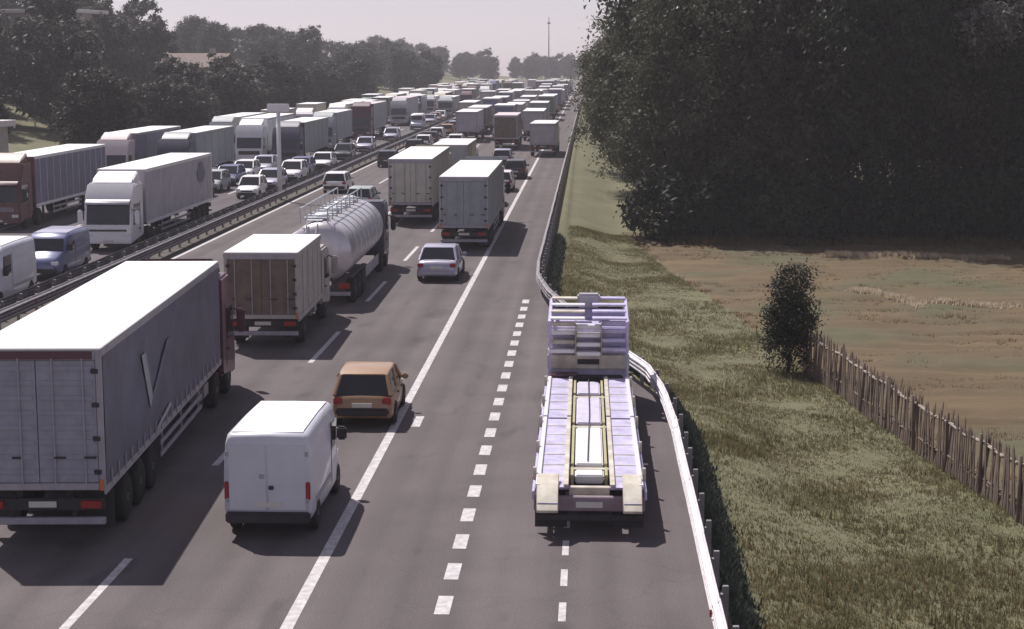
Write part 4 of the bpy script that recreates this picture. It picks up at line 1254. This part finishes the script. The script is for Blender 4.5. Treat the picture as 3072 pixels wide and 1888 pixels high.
# ------------------------------------------------------------------ buildings
def house(label, x, y, w, d, h, wall, roofm, rz=0.0, floors=2, cols=3, flat=False, cat='house', name='house', group=None, zb=None):
    z = ground_z(x, y) if zb is None else zb
    root = thing(name, label, cat, (x, y, z - 0.3), rz, group)
    MB().box(-w / 2, w / 2, -d / 2, d / 2, 0, h).build('wall', wall, root)
    if flat:
        MB().box(-w / 2 - 0.5, w / 2 + 0.5, -d / 2 - 0.5, d / 2 + 0.5, h, h + 0.5).build('roof', roofm, root, 0.03, seg=1)
    else:
        rr = d * 0.24
        r_ = MB().px([(-d / 2 - 0.5, h - 0.1), (0, h + rr), (d / 2 + 0.5, h - 0.1), (d / 2 + 0.5, h + 0.1), (0, h + rr + 0.22), (-d / 2 - 0.5, h + 0.1)], -w / 2 - 0.4, w / 2 + 0.4).build('roof', roofm, root)
        MB().box(w * 0.2, w * 0.2 + 0.7, -0.2, 0.5, h, h + rr + 0.9).build('chimney', wall, r_)
    fh = h / floors
    for f_ in range(floors):
        for c in range(cols):
            cx = -w / 2 + w * (c + 0.5) / cols
            z0 = f_ * fh + fh * 0.33
            if f_ == 0 and c == cols // 2 and not flat:
                MB().box(cx - 0.55, cx + 0.55, -d / 2 - 0.03, -d / 2 + 0.05, 0.3, 2.4).build('door', M_SHUT, root)
                continue
            wn_ = MB().box(cx - 0.6, cx + 0.6, -d / 2 - 0.025, -d / 2 + 0.05, z0, z0 + fh * 0.45).build('window', M_GLASS, root)
            MB().box(cx - 0.75, cx + 0.75, -d / 2 - 0.14, -d / 2 + 0.02, z0 - 0.14, z0 - 0.01).build('sill', M_CONC, wn_)
            for s in (-1, 1):
                MB().box(cx + s * 0.62, cx + s * 1.02, -d / 2 - 0.06, -d / 2 + 0.02, z0, z0 + fh * 0.45).build('shutter', M_SHUT, wn_)
    return root

house('pink apartment block with pale flat roof at the top left corner', -72, 232, 15, 10, 11.2, M_WALLP, M_TILEP, R(-8), 4, 5, True, 'building', 'apartment_block')
house('cream house with tiled roof on the rise right of the pink block', -52.5, 244, 9, 8, 7.4, M_WALLC, M_TILE, R(-6), 3, 3)
house('low shed with pale flat roof among the trees at the left edge', -44.5, 131.5, 4.2, 4, 4.4, M_WALLC, M_TILEP, R(-10), 1, 2, True, 'shed', 'shed')
VL = ['lilac-grey house', 'cream house', 'pink house']
vw = [M_WALLL, M_WALLC, M_WALLP]
hs_ = [(10.5, 560, 2, 'nearest the far right verge trees'), (9.5, 640, 0, 'half hidden by the far right verge trees')]
for (x, y, k, t) in hs_:
    house('%s %s' % (VL[k], t), x, y, 11 + 3 * rt.random(), 9, 6.0 + 1.5 * rt.random(), vw[k], M_TILE if k != 1 else M_TILEP, rt.uniform(-0.4, 0.4), 2, 4)
ms = MB()
ms.tube([(0, 0, -1), (0, 0, 11), (0, 0, 23.5)], 0.30, 8, 0.10)
mast = thing('mast', 'thin tall mast against the pale sky', 'mast', (-18.0 - 24, 420, 0))
mast.location = (-9.0, 560, 0)
ms.build('pole', M_POST, mast)
hd = MB()
hd.box(-0.5, 0.5, -0.3, 0.3, 21.2, 21.7)
hd.build('antenna_head', M_POST, mast)

sp = thing('sign_post', 'pale upright post with wide head standing in the median among the lorries', 'post', (-16.0, 112, 0.05))
MB().tube([(0, 0, -0.2), (0, 0, 3.2), (0, 0, 6.1)], 0.17, 10, 0.13).build('pole', M_WHITE, sp, smooth=True)
MB().box(-0.75, 0.75, -0.14, 0.14, 5.95, 6.5).build('head', M_WHITE, sp, 0.05)
MB().box(-0.32, 0.32, -0.32, 0.32, 0.0, 0.08).build('base_plate', M_STEELD, sp, 0.01, seg=1)

# ------------------------------------------------------------------ paling fence
fy0, fy1 = 20.0, 57.0
fdir = Vector((fence_x(fy1) - fence_x(fy0), fy1 - fy0, 0))
flen = fdir.length
fd = fdir.normalized()
frz = -math.atan2(fd.x, fd.y)
fence = thing('paling_fence', 'weathered leaning paling fence between the grass verge and the dry field', 'fence', (fence_x(fy0), fy0, ground_z(fence_x(fy0), fy0)))
pm = []
for k in range(4):
    w = 0.028 + 0.008 * k
    pm.append(MB().add([(-0.012, -w, 0), (0.012, -w, 0), (0.012, w, 0), (-0.012, w, 0), (-0.012, -w, 1.4 + 0.06 * k), (0.012, -w, 1.4 + 0.06 * k), (0.012, w, 1.4 + 0.06 * k), (-0.012, w, 1.4 + 0.06 * k), (0, 0, 1.52 + 0.06 * k)],
                       [(0, 3, 2, 1), (0, 1, 5, 4), (1, 2, 6, 5), (2, 3, 7, 6), (3, 0, 4, 7), (4, 5, 8), (5, 6, 8), (6, 7, 8), (7, 4, 8)]).mesh('paling', M_PICK))
fp = MB().tube([(0, 0, -0.5), (0, 0, 1.55)], 0.06, 7, 0.05).mesh('post', M_PICK, smooth=True)
rf = random.Random(5)
o0 = fence.location
npal = 285
for i in range(npal):
    t = i / npal
    p = Vector((fence_x(fy0), fy0, 0)) + fd * (flen * t + rf.uniform(-0.03, 0.03))
    o = link('paling', pm[rf.randrange(4)], fence, (p.x - o0.x, p.y - o0.y, ground_z(p.x, p.y) - o0.z + rf.uniform(-0.12, 0.05)), frz)
    o.rotation_euler.x = rf.gauss(0, 0.05)
    o.rotation_euler.y = rf.gauss(0.03, 0.05)
nseg = 15
for i in range(nseg):
    a = Vector((fence_x(fy0), fy0, 0)) + fd * (flen * i / nseg)
    b = Vector((fence_x(fy0), fy0, 0)) + fd * (flen * (i + 1) / nseg)
    za, zb_ = ground_z(a.x, a.y), ground_z(b.x, b.y)
    po = link('post', fp, fence, (a.x - o0.x, a.y - o0.y, za - o0.z), 0)
    po.rotation_euler = (rf.gauss(0, 0.05), rf.gauss(0, 0.05), 0)
    for hh, m_ in ((0.45, M_PICK), (1.32, M_RAILW)):
        sag = rf.uniform(-0.1, 0.04)
        MB().tube([(a.x - o0.x + 0.05, a.y - o0.y, za - o0.z + hh), ((a.x + b.x) / 2 - o0.x + 0.05, (a.y + b.y) / 2 - o0.y, (za + zb_) / 2 - o0.z + hh + sag), (b.x - o0.x + 0.05, b.y - o0.y, zb_ - o0.z + hh)], 0.045, 6).build('rail', m_, fence)

# ------------------------------------------------------------------ grass, dry stalks, ditch plants
def blades(name, n, sampler, h, w, m, label, cat, seed):
    rn = random.Random(seed)
    vs_, fs_ = [], []
    for i in range(n):
        r_ = sampler(rn)
        if r_ is None:
            continue
        x, y, k = r_
        z = ground_z(x, y) - 0.02
        for q in range(3):
            a = rn.uniform(0, 2 * PI)
            ln = rn.uniform(0.2, 0.6) * h * k
            hh = h * k * rn.uniform(0.5, 1.15)
            ca, sa = math.cos(a), math.sin(a)
            bx_, by_ = x + rn.gauss(0, 0.05), y + rn.gauss(0, 0.05)
            b = len(vs_)
            ww = w * rn.uniform(0.7, 1.3)
            vs_ += [(bx_ - sa * ww, by_ + ca * ww, z), (bx_ + sa * ww, by_ - ca * ww, z), (bx_ + ca * ln + sa * ww * 0.3, by_ + sa * ln - ca * ww * 0.3, z + hh)]
            fs_.append((b, b + 1, b + 2))
    me = bpy.data.meshes.new(name)
    me.from_pydata(vs_, [], fs_)
    me.materials.append(m)
    o = link(name, me)
    o['kind'] = 'stuff'
    return tag(o, label, cat)

def s_verge(rn):
    y = 18 + 80 * rn.random() ** 1.6
    e = rail_x(y) + 0.9
    x = e + (fence_x(y) - e + 0.2) * rn.random()
    k = 0.75 + 0.9 * nz2(x, y, 0.4)
    return (x, y, max(0.25, k))
blades('verge_grass', 64000, s_verge, 0.15, 0.014, M_GRASS, 'rough olive-green grass on the verge between guardrail and fence', 'grass', 1)
def s_vdry(rn):
    x, y, k = s_verge(rn)
    if nz2(x + 40, y, 0.22) < 0.05:
        return None
    return (x, y, k)
blades('verge_dry_grass', 26000, s_vdry, 0.17, 0.013, M_STRAW, 'patches of dry tan grass on the verge', 'grass', 2)
def s_field(rn):
    y = 34 + 64 * rn.random() ** 1.2
    x = fence_x(y) + 0.2 + 26 * rn.random() ** 1.3
    if nz2(x * 0.35, y + 9, 0.5) < -0.05:
        return None
    return (x, y, 0.8)
blades('field_stubble', 46000, s_field, 0.15, 0.018, M_STRAW, 'pale dry stubble across the tan field', 'stubble', 3)
HAY = [(17.0, 75.6), (18.0, 74.7), (18.9, 73.4), (19.1, 70.6)], [(19.8, 71.8), (23.0, 71.1), (29.0, 71.2)], [(18, 90), (20.3, 89), (27, 88)]
def s_hay(rn):
    h = HAY[rn.randrange(len(HAY))]
    i = rn.randrange(len(h) - 1)
    t = rn.random()
    x = h[i][0] + (h[i + 1][0] - h[i][0]) * t + rn.gauss(0, 0.15)
    y = h[i][1] + (h[i + 1][1] - h[i][1]) * t + rn.gauss(0, 0.22)
    return (x, y, 0.7 + 0.5 * rn.random())
blades('hay_rows', 9000, s_hay, 0.30, 0.03, M_HAY, 'pale rows of cut hay lying on the dry field', 'hay', 12)
def s_margin(rn):
    x = 9.5 + 30 * rn.random()
    y = 95.2 - 0.12 * max(0, x - 20) + rn.gauss(0, 0.9)
    return (x, y, 0.6 + rn.random())
blades('wood_margin_grass', 7000, s_margin, 0.42, 0.02, M_STRAW, 'ragged dry grass along the foot of the wood', 'grass', 6)
def s_weed(rn):
    x, y, k = s_verge(rn)
    if nz2(x + 7, y + 3, 0.5) < 0.38:
        return None
    return (x, y, 1.0)
blades('verge_weeds', 7000, s_weed, 0.32, 0.02, M_GRASS, 'taller weeds in clumps on the verge', 'weeds', 8)
def s_ditch(rn):
    y = 18 + 72 * rn.random() ** 1.5
    x = rail_x(y) + 0.42 + abs(rn.gauss(0.0, 0.17))
    return (x, y, 0.9)
blades('ditch_ivy', 15000, s_ditch, 0.20, 0.035, M_IVY, 'dark ivy and weeds filling the strip behind the guardrail', 'ground cover', 4)

# ------------------------------------------------------------------ summer haze
hz_m = bpy.data.materials.new('haze_air')
hz_m.use_nodes = True
hn = hz_m.node_tree
for n_ in list(hn.nodes):
    if n_.type == 'BSDF_PRINCIPLED':
        hn.nodes.remove(n_)
pv = hn.nodes.new('ShaderNodeVolumePrincipled')
pv.inputs['Color'].default_value = (0.93, 0.90, 0.95, 1)
pv.inputs['Density'].default_value = 0.0004
pv.inputs['Anisotropy'].default_value = 0.2
hn.links.new(pv.outputs[0], hn.nodes['Material Output'].inputs['Volume'])
hz_o = MB().box(-640, 640, -60, 970, -4, 40).build('haze', hz_m)
hz_o['kind'] = 'stuff'
tag(hz_o, 'thin pale lilac summer haze filling the air over the whole road', 'haze')
